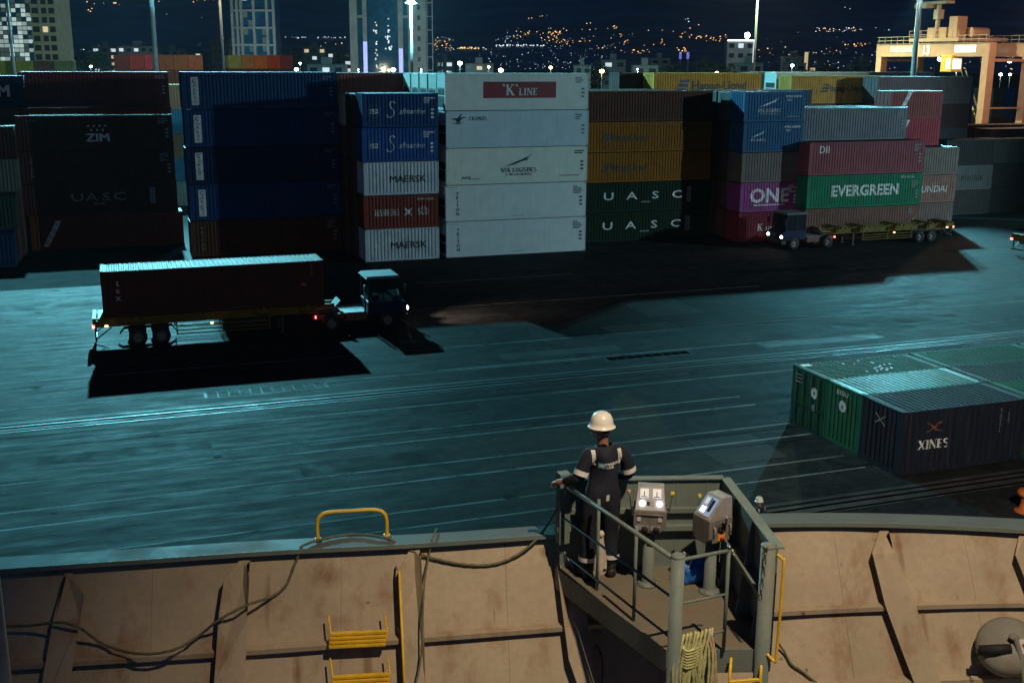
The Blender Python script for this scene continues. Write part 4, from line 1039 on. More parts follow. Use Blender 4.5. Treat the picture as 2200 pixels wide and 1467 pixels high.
# ------------------------------------------------------------------ rubber tyred yard crane
M['crane'] = pm('crane_orange', (.62, .34, .22), .5, 0, .12, .6, dirt=(.3, .14, .08), dirt_amt=.3)
M['crane_rail_w'] = pm('crane_pale_rail', (.6, .5, .36), .5, 0, .1, 2)
M['sign_white'] = em('lit_sign_panel', (.85, .95, 1), 1.0, (.7, .7, .7))
def yard_crane():
    near = on_y(2112, 240, 133); far = on_y(1912, 140, 157)
    X0, Y0, Y1 = near.x, 133, 157
    root = empty('yard_crane', (X0, Y0, 0), 0, 'salmon orange yard gantry crane numbered 13 lit at the upper right', 'crane')
    H = 18.4; bw = 7.2; SY = Y1 - Y0
    for bx_ in (0, bw):
        m = MB(); m.bx(bx_ - .62, bx_ + .62, -.7, SY + .7, H - 1.9, H); m.build('main_girder', M['crane'], root, bevel=.03)
        for y in (0, SY):
            m = MB(); m.bx(bx_ - .6, bx_ + .6, y - .65, y + .65, 1.9, H - 1.9); m.build('leg', M['crane'], root, bevel=.03)
        m = MB()
        for y in [q * 1.5 for q in range(int(SY / 1.5) + 1)]:
            m.bx(bx_ - .75, bx_ - .70, y - .03, y + .03, H, H + 1.1)
        for z in (H + .55, H + 1.1): m.bx(bx_ - .75, bx_ - .70, -.5, SY + .5, z - .03, z + .03)
        m.bx(bx_ - .78, bx_ + .5, -.5, SY + .5, H + .001, H + .05); m.build('walkway_railing', M['crane_rail_w'], root)
    for y in (0, SY):
        m = MB(); m.bx(-1.2, bw + 1.2, y - .45, y + .45, 1.0, 1.9); m.build('sill_beam', M['crane'], root)
        m = MB(); m.bx(.5, bw - .5, y - .25, y + .25, H - 2.6, H - 2.2); m.bx(.5, bw - .5, y - .08, y + .08, 9.2, 9.4); m.build('cross_tie', M['crane'], root)
        for x in (-.8, .6, bw - .6, bw + .8): wheel(root, x, y + .001, .75, .6, 'tyre')
    # trolley and machinery on top
    m = MB(); m.bx(-.9, bw + .9, 5.5, 16.5, H + .3, H + .8)
    for k in range(9): m.bx(-.95, -.9, 5.5 + k * 1.37, 5.56 + k * 1.37, H + .8, H + 1.9)
    for z in (H + 1.35, H + 1.9): m.bx(-.95, -.9, 5.5, 16.5, z - .03, z + .03)
    m.build('trolley', M['crane'], root)
    m = MB(); m.bx(1.0, 5.5, 10.5, 14.8, H + .8, H + 2.4); m.cyl((2.0, 6.5, H + 1.6), (5.0, 6.5, H + 1.6), .7); m.bx(.6, 2.4, 7.8, 9.6, H + .8, H + 3.9); m.build('hoist_machinery', M['crane'], root, bevel=.05)
    m = MB(); m.cyl((1.0, 12.6, H + .8), (1.0, 12.6, H + 4.6), .35); m.bx(.5, 1.6, 12.1, 13.1, H + 3.6, H + 5.0); m.build('slewing_post', M['crane_rail_w'], root)
    m = MB(); m.bx(.2, 1.8, 10.2, 16.2, H + 5.8, H + 6.2); m.bx(-.1, 2.0, 14.2, 16.9, H + 5.3, H + 6.0); m.beam((1, 12.6, H + 5), (1, 12.6, H + 5.8), .5, .5); m.build('top_boom', M['crane_rail_w'], root)
    m = MB(); m.bx(-1.1, .8, 6.2, 8.6, H - 4.1, H - 1.7); m.build('operator_cabin', M['yellow'], root, bevel=.05)
    m = MB(); m.bx(-1.16, -1.11, 6.5, 7.4, H - 3.7, H - 2.2); m.bx(-1.0, .6, 6.14, 6.19, H - 3.7, H - 2.2); m.build('cabin_glass', M['sign_white'], root)
    o = MB(); o.bx(-.68, -.64, 15.8, 21.2, H - 1.25, H - .35); o.build('number_panel', M['l_white'], root)
    vs, fs = font_mesh('13', .03); q = place_flat('number', vs, fs, 0, 0, 1.3, M['sign_white'], root); q.rotation_euler = (0, 0, -math.pi / 2); q.location = (-.70, 12.5, H - 1.6)
    m = MB(); m.bx(-.68, -.64, 2.0, 6.4, H - 1.3, H - .3); m.build('lit_panel', M['sign_white'], root)
    for (y, z, x) in ((9.6, H - 2.0, -.4), (SY * .15, H - 2.2, bw)):
        m = MB(); m.box((x, y, z), (.5, .5, .35)); f = m.build('floodlight', M['dark'], root); m = MB(); m.sphere((x - .1, y, z - .25), .32, 8); m.build('bulb', M['lamp_white'], f)
    m = MB()
    for k in range(14): m.beam((bw - .2, SY * .3 + k * .45, 4 + k * .75), (bw + .7, SY * .3 + k * .45, 4 + k * .75), .25, .05)
    m.beam((bw - .2, SY * .3, 4), (bw - .2, SY * .3 + 6.3, 14.5), .08, .25); m.beam((bw + .7, SY * .3, 4), (bw + .7, SY * .3 + 6.3, 14.5), .08, .25); m.build('stair', M['crane_rail_w'], root)
    m = MB()
    for (x, y) in ((1.5, 9), (1.5, 13), (5.5, 9), (5.5, 13)): m.cyl((x, y, 8.6), (x, y, H), .03, n=5)
    m.build('hoist_ropes', M['dark'], root)
    m = MB(); m.bx(.8, 6.2, 8.7, 13.3, 8.2, 8.6); m.build('spreader', M['yellow'], root)
    point_lamp('crane_light', (X0 - 9, Y0 - 16, 21), 10500, (1, .70, .46), root, .5)
yard_crane()
# ------------------------------------------------------------------ the ship: bulwark, ribs, stringers
ZC = 10.6                                    # height of the bulwark cap
cap_o = [on_z(x, y, ZC) for x, y in ((-260, 1213), (0, 1196), (300, 1177), (600, 1158), (900, 1146), (1195, 1126), (1420, 1113), (1640, 1102), (1900, 1102), (2200, 1114), (2420, 1130))]
cap_i = [on_z(x, y, ZC) for x, y in ((-260, 1239), (0, 1221), (300, 1201), (600, 1181), (900, 1166), (1195, 1146), (1420, 1134), (1640, 1123), (1900, 1123), (2200, 1136), (2420, 1153))]
FLARE = .62
def cap_y(X):
    P = cap_i
    if X <= P[0].x: return P[0].y
    for a, b in zip(P, P[1:]):
        if a.x <= X <= b.x: return a.y + (b.y - a.y) * (X - a.x) / (b.x - a.x)
    return P[-1].y
def plate_y(X, z): return cap_y(X) + .10 - FLARE * (ZC - .04 - z)
def plate(x, y, off=0.0):
    """point of the bulwark plate (moved off towards the deck) seen at a pixel"""
    d = ray(x, y); lo, hi = 4.0, 22.0
    g = lambda t: (CAM + d * t).y - (plate_y((CAM + d * t).x, (CAM + d * t).z) - off)
    for _ in range(50):
        mid = (lo + hi) / 2
        if g(mid) > 0: hi = mid
        else: lo = mid
    return CAM + d * ((lo + hi) / 2)
def ship_paint(name, c, rust=.7, scale=1.0):
    m, nt, b = new_mat(name)
    v = coords(nt, kind='Generated' if False else 'Object'); vs = coords(nt, (2.5, 2.5, .5))
    n1 = noise(nt, v, 1.2 * scale, 6, .6); n2 = noise(nt, v, 14, 5, .7); n3 = noise(nt, vs, 1.0, 6, .65); n4 = noise(nt, v, 60, 3)
    col = ramp(nt, n1, [(.3, tuple(x * .82 for x in c)), (.7, tuple(x * 1.12 for x in c))])
    col = mixc(nt, grey(nt, n2, 0, .3, .42, .75), col, tuple(x * .55 for x in c))
    col = mixc(nt, grey(nt, noise(nt, v, 45, 5, .8), 0, .2, .45, .62), col, tuple(x * .7 for x in c))
    col = mixc(nt, grey(nt, n3, 0, rust, .53, .72), col, (.22, .085, .02))
    col = mixc(nt, grey(nt, noise(nt, coords(nt, (1.2, 1.2, .25)), 2.0, 7, .7), 0, .2, .5, .7), col, tuple(x * .5 for x in c))
    col = mixc(nt, grey(nt, noise(nt, v, 5, 2, .4), 0, .8, .76, .80), col, (.06, .03, .015))
    nt.links.new(col, b.inputs['Base Color']); nt.links.new(grey(nt, n2, .5, .7), b.inputs['Roughness']); b.inputs['Specular IOR Level'].default_value = .25
    bump(nt, b, n4, .08, .004)
    return m
M['bulwark'] = ship_paint('bulwark_tan_paint', (.43, .355, .25))
M['shipgreen'] = ship_paint('ship_green_grey_paint', (.185, .23, .205), .25, 2)
M['deckfloor'] = ship_paint('platform_floor_paint', (.19, .17, .125), .6, 2)
M['capgreen'] = pm('cap_blue_grey_paint', (.115, .14, .14), .6, 0, .14, 1.5, .1, dirt=(.06, .07, .07), dirt_amt=.35, spec=.15)
M['postpale'] = pm('pale_post_paint', (.4, .4, .37), .5, 0, .12, 5)
M['rope_green'] = pm('faded_green_rope', (.13, .135, .075), .9, 0, .3, 30, .3)
M['rope_lime'] = pm('lime_rope', (.50, .50, .22), .9, 0, .22, 30, .3)
M['rope_tan'] = pm('tan_rope', (.55, .42, .28), .9, 0, .2, 30, .3)
rib_px = []
ship = empty('ship_bulwark', (cap_i[4].x, cap_i[4].y, ZC - 3), 0, 'tan painted ship bulwark with a cyan lit cap rail along the bottom', 'bulwark')
def mbw(m, name, mat, parent=None, bevel=0): return m.build(name, M[mat], parent or ship, True, bevel)
# plate strakes
def dense(P, k=4):
    return spline(P, k)
ci, co = dense(cap_i), dense(cap_o)
m = MB(); vs = []
for p in ci:
    for z in (ZC - .04, ZC - 1.0, ZC - 2.2, ZC - 4.5):
        vs.append((p.x, plate_y(p.x, z), z))
m.add(vs, [(4 * i + j, 4 * i + 4 + j, 4 * i + 5 + j, 4 * i + 1 + j) for i in range(len(ci) - 1) for j in range(3)])
vs2 = [(x, y + .02, z) for x, y, z in vs]
m.add(vs2, [(4 * i + 1 + j, 4 * i + 5 + j, 4 * i + 4 + j, 4 * i + j) for i in range(len(ci) - 1) for j in range(3)]); mbw(m, 'plate', 'bulwark')
# hull outside
m = MB(); vs = []
for p in co:
    for z, dy in ((ZC - .04, -.02), (4, -2.6), (-3, -3.6)): vs.append((p.x, p.y + dy, z))
m.add(vs, [(3 * i + 1 + j, 3 * i + 4 + j, 3 * i + 3 + j, 3 * i + j) for i in range(len(co) - 1) for j in range(2)]); mbw(m, 'hull_side', 'shipgreen')
# deck well below
m = MB(); m.add([(-8, -6, ZC - 3.2), (22, -6, ZC - 3.2), (22, 13, ZC - 3.2), (-8, 13, ZC - 3.2)], [(0, 1, 2, 3)]); d = mbw(m, 'deck', 'shipgreen')
# cap rail: top plate and inner lip
def strip(A, B, z0, z1):
    m = MB(); vs = []
    for a, b in zip(A, B): vs += [(a.x, a.y, z1), (b.x, b.y, z1), (b.x, b.y, z0), (a.x, a.y, z0)]
    n = len(A); fs = []
    for i in range(n - 1):
        for j in range(4):
            k = (j + 1) % 4; fs.append((4 * i + j, 4 * i + k, 4 * i + 4 + k, 4 * i + 4 + j))
    fs += [(0, 3, 2, 1), (4 * n - 4, 4 * n - 3, 4 * n - 2, 4 * n - 1)]
    return m.add(vs, fs)
mbw(strip(ci, co, ZC - .035, ZC), 'cap_rail', 'capgreen')
mbw(strip([p + Vector((0, -.016, 0)) for p in ci], [p + Vector((0, -.001, 0)) for p in ci], ZC - .045, ZC + .004), 'cap_lip', 'shipgreen')
# stringers along the plate
def stringer(px, depth=.12):
    P = spline([plate(x, y) for x, y in px], 4)
    mbw(strip([p + Vector((0, -depth, 0)) for p in P], [p + Vector((0, .01, 0)) for p in P], P[0].z - .012 if False else 0, 0) if False else stringer_mesh(P, depth), 'stringer', 'bulwark')
def stringer_mesh(P, depth):
    m = MB(); vs = []
    for p in P:
        vs += [(p.x, p.y + .01, p.z), (p.x, p.y - depth, p.z), (p.x, p.y - depth, p.z - .05), (p.x, p.y - depth + .014, p.z - .05), (p.x, p.y - depth + .014, p.z - .014), (p.x, p.y + .01, p.z - .014)]
    n = len(P)
    return m.add(vs, [(6 * i + j, 6 * i + (j + 1) % 6, 6 * i + 6 + (j + 1) % 6, 6 * i + 6 + j) for i in range(n - 1) for j in range(6)])
stringer([(-200, 1430), (0, 1417), (300, 1399), (540, 1384), (708, 1372), (912, 1357), (1211, 1334), (1450, 1317), (1681, 1302), (1964, 1289), (2200, 1284), (2400, 1284)])
stringer([(1500, 1480), (1720, 1462), (2040, 1448), (2200, 1444), (2400, 1446)])
# ribs: flange standing off the plate, web at the welded side
def rib(poly, web):
    P = [plate(x, y, .19) for x, y in poly]
    P[0] = plate(*poly[0], .02); P[-1] = plate(*poly[-1], .02)
    m = MB(); m.prism(P, (0, .014, .004))
    A = [plate(x, y, .175) for x, y in web]; B = [plate(x, y, -.02) for x, y in web]
    vs = [v for a, b in zip(A, B) for v in (a, b)]
    vs2 = [v + Vector((.012, 0, 0)) for v in vs]; n = len(web)
    m.add(vs + vs2, [(2 * i, 2 * i + 1, 2 * i + 3, 2 * i + 2) for i in range(n - 1)] + [(2 * n + 2 * i + 2, 2 * n + 2 * i + 3, 2 * n + 2 * i + 1, 2 * n + 2 * i) for i in range(n - 1)])
    mbw(m, 'rib', 'bulwark')
rib([(152, 1224), (181, 1281), (172, 1330), (150, 1467), (140, 1560), (78, 1560), (90, 1467), (113, 1335), (140, 1225)], [(141, 1232), (115, 1335), (92, 1467), (80, 1555)])
rib([(538, 1196), (536, 1240), (531, 1330), (526, 1467), (522, 1560), (450, 1560), (460, 1467), (470, 1320), (481, 1248), (520, 1197)], [(534, 1205), (532, 1260), (527, 1330), (523, 1467), (519, 1555)])
rib([(900, 1172), (905, 1200), (911, 1350), (914, 1467), (916, 1560), (868, 1560), (866, 1467), (862, 1300), (859, 1225), (884, 1174)], [(902, 1185), (907, 1300), (911, 1467), (913, 1555)])
rib([(1218, 1150), (1252, 1250), (1258, 1300), (1280, 1467), (1290, 1540), (1240, 1467), (1222, 1415), (1206, 1290), (1197, 1215), (1205, 1152)], [(1222, 1160), (1250, 1260), (1256, 1310), (1276, 1467)])
rib([(1907, 1133), (1923, 1186), (1964, 1288), (2022, 1467), (2052, 1560), (1990, 1560), (1965, 1467), (1946, 1418), (1903, 1302), (1875, 1189), (1893, 1133)], [(1908, 1142), (1920, 1190), (1961, 1290), (2018, 1465), (2045, 1550)])
rib([(2206, 1140), (2225, 1200), (2260, 1300), (2330, 1500), (2270, 1500), (2225, 1300), (2183, 1194), (2193, 1140)], [(2206, 1150), (2224, 1200), (2258, 1300), (2322, 1490)])

# rust stains with ragged soft edges, weld seams
def stain_mat():
    m, nt, b = new_mat('rust_stain'); tc = N(nt, 'ShaderNodeTexCoord'); ln = N(nt, 'ShaderNodeVectorMath', operation='LENGTH'); nt.links.new(tc.outputs['Object'], ln.inputs[0])
    v = coords(nt, (3, 3, 1.2), rnd=True); n1 = noise(nt, v, 1.6, 7, .7)
    a = N(nt, 'ShaderNodeMath', operation='SUBTRACT'); a.inputs[0].default_value = 1.0; nt.links.new(ln.outputs['Value'], a.inputs[1])
    c = N(nt, 'ShaderNodeMath', operation='MULTIPLY'); nt.links.new(a.outputs[0], c.inputs[0]); nt.links.new(n1, c.inputs[1])
    nt.links.new(grey(nt, c.outputs[0], 0, .5, .16, .62), b.inputs['Alpha'])
    nt.links.new(ramp(nt, n1, [(.35, (.30, .13, .04)), (.65, (.2, .085, .03))]), b.inputs['Base Color']); b.inputs['Roughness'].default_value = .9
    return m
M['rust_stain'] = stain_mat()
mm_ = MB(); mm_.add([(math.cos(6.283 * i / 20), 0, math.sin(6.283 * i / 20)) for i in range(20)], [tuple(range(20))]); stain_me = mm_.mesh('rust_stain'); stain_me.materials.append(M['rust_stain'])
for (x, y, a_, b2, off) in ((700, 1232, .34, .26, .006), (640, 1440, .10, .42, .006), (790, 1432, .09, .36, .006), (1247, 1262, .07, .55, .02), (1935, 1192, .07, .5, .03), (1985, 1330, .06, .5, .03), (2135, 1445, .26, .16, .006), (1283, 1348, .14, .14, .006), (1170, 1185, .10, .12, .006), (575, 1290, .06, .5, .006), (1062, 1320, .02, .16, .006), (1808, 1212, .03, .04, .006), (2090, 1300, .2, .1, .006)):
    p = plate(x, y, off); o = mesh_obj('rust_stain', stain_me, ship, p - ship.location, (-math.atan(FLARE), 0, -.2)); o.scale = (a_, 1, b2)
for (x0, y0, x1, y1) in ((330, 1215, 318, 1560), (735, 1185, 730, 1560), (1085, 1165, 1100, 1560), (1790, 1130, 1850, 1560), (2070, 1145, 2150, 1560)):
    P = [plate(x0 + (x1 - x0) * k / 10, y0 + (y1 - y0) * k / 10, .0) for k in range(11)]
    m = MB(); m.tube(P, .006, 6); mbw(m, 'weld_seam', 'bulwark')
# ------------------------------------------------------------------ things on the bulwark
def thing(name, px, z, label, cat, group=None):
    return empty(name, px, 0, label, cat, group)
# yellow hoop on the cap
a, b_ = on_z(683, 1158, ZC), on_z(831, 1149, ZC)
o = empty('grab_hoop', a, 0, 'yellow tubular hoop standing on the bulwark cap', 'grab rail')
h = .30
mm = (b_ - a)
m = MB(); m.tube(spline([a, a + Vector((0, 0, h * .62)), a + mm * .06 + Vector((0, 0, h * .9)), a + mm * .2 + Vector((0, 0, h)), a + mm * .5 + Vector((0, 0, h)), a + mm * .8 + Vector((0, 0, h)), a + mm * .94 + Vector((0, 0, h * .9)), b_ + Vector((0, 0, h * .62)), b_], 5), .021, 10); m.build('hoop', M['yellow'], o, True)
m = MB()
for q in (a, b_): m.lathe([(.04, 0.002), (.04, .012), (.024, .014)], q, 12)
m.build('foot_flange', M['yellow'], o, True)
# tall yellow bar beside a rib
a, b_ = plate(858, 1226, .20), plate(872, 1540, .20)
o = empty('grab_bar', a, 0, 'long upright yellow bar beside the middle rib', 'grab rail')
m = MB(); m.tube([a, b_], .014, 8); m.build('bar', M['yellow'], o, True)
m = MB(); m.tube([a, a + Vector((0, .15, -.02))], .012, 8); m.tube([a + (b_ - a) * .45, a + (b_ - a) * .45 + Vector((0, .19, 0))], .012, 8); m.build('bracket', M['bulwark'], o, True)
# step grids
def step_grid(px, label):
    (xl, yt), (xr, yr), (xb, yb), n = px
    A, B = plate(xl, yt, .19), plate(xr, yr, .19)
    root = empty('step_grid', A, 0, label, 'step')
    dn = plate(xb, yb, .19) - A
    for k in range(n):
        p, q = A + dn * (k / (n - 1)), B + dn * (k / (n - 1))
        m = MB(); m.beam(p, q, .05, .022); m.build('tread_bar', M['yellow'], root, True)
    for p in (A, B):
        m = MB(); m.tube([p + Vector((0, .12, .15)), p + Vector((0, .0, .01)), p + dn * 1.03], .010, 6); m.build('side_bracket', M['yellow'], root, True)
step_grid(((711, 1361), (832, 1355), (707, 1388), 4), 'upper yellow step grid of four bars on the bulwark')
step_grid(((715, 1454), (838, 1447), (712, 1482), 4), 'lower yellow step grid cut by the bottom edge')
# ropes and cables
def rope(name, pts, r, mat, label, n=7, lobes=3):
    L = spline(pts, 10)
    root = MB(); root.tube(L, r, max(n, 9) if lobes else n, lobes=lobes, twist=55 if lobes else 0, amp=.14)
    me = root.mesh(name, L[0]); me.materials.append(M[mat]); o = mesh_obj(name, me, None, L[0]); return tag(o, label, 'rope')
capz = Vector((0, 0, .02))
rope('heaving_line', [plate(-40, 1345, .16), plate(60, 1343, .14), plate(125, 1336, .27), plate(170, 1347, .26), plate(225, 1384, .06), plate(300, 1403, .27), plate(372, 1395, .27), plate(425, 1366, .06), plate(470, 1331, .26), plate(530, 1299, .27), plate(585, 1280, .05), plate(615, 1255, .04), plate(632, 1215, .05),
      plate(642, 1190, .07), on_z(650, 1172, ZC + .02), on_z(690, 1158, ZC + .02), on_z(760, 1147, ZC + .02), on_z(830, 1155, ZC + .02), plate(872, 1177, .06), plate(930, 1198, .05), plate(1000, 1212, .04), plate(1060, 1211, .04), plate(1110, 1192, .06), plate(1150, 1160, .1), on_z(1180, 1120, ZC + .1), on_z(1205, 1075, ZC + .35), on_y(1228, 1040, 10.15)],
     .0135, 'rope_green', 'green heaving line draped over the bulwark up to the hand')
rope('hanging_line', [on_z(938, 1135, ZC + .02), on_z(928, 1160, ZC + .01), plate(922, 1190, .05), plate(912, 1250, .15), plate(908, 1330, .26), plate(903, 1420, .26), plate(885, 1500, .27)], .010, 'rope_green', 'thin line hanging straight down over the middle rib')
rope('thin_cord', [on_z(1188, 1125, ZC + .05), plate(1200, 1160, .1), plate(1215, 1190, .26), plate(1235, 1225, .27), plate(1252, 1252, .27), plate(1258, 1275, .27)], .006, 'rope_tan', 'thin cord running down from the square post to the rib')
rope('dark_hose', [plate(1672, 1380, .1), plate(1686, 1400, .05), plate(1700, 1425, .04), plate(1722, 1440, .04), plate(1760, 1470, .03), plate(1800, 1500, .03)], .012, 'rope_green', 'dark green line trailing down right of the yellow handle')
rope('wire_loop', [plate(1278, 1392, .03), plate(1281, 1387, .03), plate(1286, 1390, .03), plate(1293, 1410, .03), plate(1295, 1435, .03), plate(1292, 1470, .03)], .006, 'dark', 'small dark wire loop on the plate beside the rib', lobes=0)
# ventilator / hose reel fitting at the lower right corner
c = plate(2165, 1385, .35)
o = empty('mushroom_ventilator', c, 0, 'round grey ventilator head with a lever handle at the lower right', 'ventilator')
ax = (CAM - c).normalized() * .75 + Vector((-.1, 0, .5)); ax.normalize()
m = MB(); m.lathe([(.0, .10), (.16, .085), (.27, .055), (.315, 0), (.315, -.10), (.29, -.16), (.0, -.16)], c, 28, ax); m.build('head', M['vent'], o, True) if 'vent' in M else None
M['vent'] = ship_paint('ventilator_grey_paint', (.22, .22, .19), .4, 3)
if not o.children: m.build('head', M['vent'], o, True)
m = MB(); m.tube([plate(2103, 1395, .42), plate(2140, 1394, .48), plate(2172, 1392, .5)], [.05, .055, .05], 10); m.build('latch_bar', M['black'], o, True)
m = MB(); m.tube([plate(2098, 1392, .42), plate(2099, 1408, .42)], .022, 8); m.tube([plate(2099, 1408, .42), plate(2101, 1418, .42)], .006, 6); m.tube(spline([plate(2101, 1418, .42), plate(2098, 1424, .42), plate(2102, 1428, .42), plate(2105, 1423, .42)], 4, True), .005, 6, True); m.build('pin', M['black'], o, True)
m = MB(); m.tube(spline([plate(2172, 1372, .52), plate(2178, 1366, .52), plate(2186, 1380, .52), plate(2196, 1420, .52), plate(2206, 1480, .52)], 5), .035, 10); m.build('lever', M['vent'], o, True)
m = MB(); m.tube(spline([plate(2154, 1408, .4), plate(2158, 1440, .4), plate(2172, 1452, .4), plate(2184, 1448, .42), plate(2182, 1410, .42)], 5), .014, 8); m.build('handle', M['vent'], o, True)
m = MB(); p = [plate(2190, 1373, .56), plate(2206, 1371, .56), plate(2208, 1403, .56), plate(2193, 1405, .56)]; m.prism(p, (0, .004, 0)); q = m.build('warning_label', M['l_white'], o, True)
m = MB(); p = [plate(2195, 1383, .565), plate(2203, 1382, .565), plate(2200, 1392, .565)]; m.prism(p, (0, .002, 0)); m.build('label_mark', M['redmark'] if 'redmark' in M else M['l_red'], o, True)
m = MB(); p = plate(2150, 1362, .47); 
# pale post at the left edge, close to the camera
a = at_d(-21, 1245, 9.0)
o = empty('deck_post', (a.x, a.y, ZC - 3.2), 0, 'pale grey post cut by the left picture edge', 'post')
m = MB(); m.tube([Vector((a.x, a.y, ZC - 3.2)), Vector((a.x, a.y, a.z + .2))], .075, 14); m.build('pipe', M['postpale'], o, True)
m = MB(); m.lathe([(.075, 0), (.06, .03), (0, .04)], (a.x, a.y, a.z + .2), 14); m.build('cap', M['postpale'], o, True)
# ------------------------------------------------------------------ mooring winch control platform
ZP = 10.3
OL, OR_, IR, IL = on_z(1195, 1218, ZP), on_z(1545, 1213, ZP), on_z(1655, 1392, ZP), on_z(1435, 1395, ZP)
plat = empty('control_platform', ((OL + OR_ + IR + IL) / 4).to_tuple(), 0, 'grey green steel platform with parapet and railings over the bulwark', 'platform')
def pb(m, name, mat='shipgreen', bevel=0, parent=None): return m.build(name, M[mat], parent or plat, parent is None, bevel) if parent is None else m.build(name, M[mat], parent, True, bevel)
UP = Vector((0, 0, 1))
m = MB(); m.prism([OL, IL, IR, OR_], (0, 0, -.02)); pb(m, 'floor', 'deckfloor')
cen = (OL + OR_ + IR + IL) / 4
def out_of(a, b):
    n = (b - a).cross(UP).normalized()
    return n if n.dot((a + b) / 2 - cen) > 0 else -n
for a, b in ((OL, IL), (IL, IR)):
    n = out_of(a, b)
    m = MB(); m.prism([a + n * .004 + UP * .004, b + n * .004 + UP * .004, b + n * .004 - UP * .23, a + n * .004 - UP * .23], n * .012); pb(m, 'fascia')
def wall(a, b, h, nm, seams, bars, brackets):
    n = out_of(a, b); d = (b - a).normalized(); L = (b - a).length
    m = MB(); m.prism([a + n * .002 - UP * .23, b + n * .002 - UP * .23, b + n * .002 + UP * h, a + n * .002 + UP * h], n * .012); w = pb(m, nm)
    m = MB(); m.prism([a - n * .03 + UP * h, b - n * .03 + UP * h, b + n * .07 + UP * h, a + n * .07 + UP * h], UP * .014); pb(m, 'parapet_cap')
    for q in seams:
        p = a + d * (L * q); m = MB(); m.beam(p + n * .0 + UP * .01, p + n * .0 + UP * (h - .01), .012, .006, n); pb(m, 'weld_seam')
    for z, dep in bars:
        m = MB(); m.prism([a + UP * z, b + UP * z, b - n * dep + UP * z, a - n * dep + UP * z], UP * .012); m.prism([a - n * dep + UP * (z - .035), b - n * dep + UP * (z - .035), b - n * dep + UP * (z + .012), a - n * dep + UP * (z + .012)], -n * .01); pb(m, 'stiffener')
    for q in brackets:
        p = a + d * (L * q); m = MB(); m.prism([p, p + UP * (h - .02), p - n * .03 + UP * (h - .02), p - n * .14 + UP * .02], d * .012); pb(m, 'bracket')
wall(OL, OR_, .98, 'outboard_parapet', (.25, .46, .72, .9), ((.66, .05), (.47, .07)), ())
wall(OR_, IR, .98, 'side_parapet', (), ((.5, .1),), (.28, .62, .9))
# pipes: two big posts, square corner post, thin gate post
pA, pB = on_z(1457, 1194, ZP + 1.03), on_z(1652, 1172, ZP + 1.03)
for p, r in ((pA, .062), (pB, .068)):
    b0 = Vector((p.x, p.y, ZC - 3.2)); m = MB(); m.tube([b0, p], r, 18); pb(m, 'post')
    m = MB(); m.lathe([(r + .002, -.004), (r + .004, .01), (r * .6, .016), (0, .017)], p, 18); pb(m, 'post_cap')
pS = on_z(1211, 1014, ZP + 1.08)
m = MB(); m.bx(pS.x - .06, pS.x + .06, pS.y - .06, pS.y + .06, ZC - .0, ZP + 1.08); pb(m, 'corner_post', bevel=.008)
# left railing
n = out_of(OL, IL); dl = (IL - OL).normalized()
eA = IL - dl * .03
for z, r, a0 in ((.98, .022, .16), (.61, .013, .1), (.22, .012, .04)):
    s0 = OL + dl * a0; e0 = Vector((pA.x, pA.y, 0))
    m = MB(); m.tube([Vector((s0.x, s0.y, ZP + z)), Vector((e0.x, e0.y, ZP + z))], r, 10); pb(m, 'rail_bar')
for px, py in ((1282, 1266), (1361, 1332)):
    f = on_z(px, py, ZP); m = MB(); m.tube([f, f + UP * .98], .017, 10); pb(m, 'stanchion')
m = MB(); q = on_z(1244, 1256, ZP); m.tube([Vector((pS.x, pS.y - .05, ZP + .85)), OL + dl * .16 + UP * .98], .018, 8); pb(m, 'rail_bar')
# gate on the deck side
fG = on_z(1554, 1398, ZP); tG = fG + UP * 1.02
m = MB(); m.tube([fG, tG], .017, 10); pb(m, 'gate_post'); m = MB(); m.sphere(tG, .024, 10); pb(m, 'gate_knob', 'steel')
for z, r in ((.99, .018), (.57, .012), (.21, .013)):
    m = MB(); m.tube([Vector((pA.x, pA.y, ZP + z)), Vector((fG.x, fG.y, ZP + z))], r, 10); pb(m, 'gate_bar')
m = MB(); m.lathe([(.022, -.006), (.03, 0), (.022, .006), (.016, 0), (.022, -.006)], tG + Vector((.045, 0, -.05)), 12, (0, 1, 0)); pb(m, 'gate_eye', 'steel')
# chain on post B
ch = empty('hanging_chain', pB.to_tuple(), 0, 'short steel chain hanging from the right post', 'chain')
p0 = pB + (CAM - pB).normalized() * .075 + Vector((-.03, 0, -.04))
for k in range(9):
    c = p0 + Vector((-.004 * k, -.001 * k, -.055 * k)); m = MB()
    u = Vector((1, 0, 0)) if k % 2 == 0 else Vector((.3, .95, 0))
    m.tube([c + u * (.015 * math.cos(a)) + UP * (.036 * math.sin(a)) for a in [2 * math.pi * i / 12 for i in range(12)]], .0055, 6, True); m.build('chain_link', M['steel'], ch, True)
# yellow handle on post B
tow = (Vector((CAM.x, CAM.y, 0)) - Vector((pB.x, pB.y, 0))).normalized(); sdv = Vector((-tow.y, tow.x, 0))
b0 = Vector((pB.x, pB.y, ZP)) + sdv * .075
m = MB(); m.tube(spline([b0 + UP * .97 + tow * .03, b0 + UP * .93 + sdv * .05 + tow * .03, b0 + UP * .88 + sdv * .062 + tow * .03, b0 + UP * .4 + sdv * .06 + tow * .04, b0 + UP * -.02 + sdv * .05 + tow * .05, b0 + UP * -.06 + sdv * .035 + tow * .05, b0 + UP * .0 - sdv * .03 + tow * .05], 4), .014, 10); h_ = pb(m, 'grab_handle', 'yellow'); h_['label'] = 'long yellow handle on the right post'
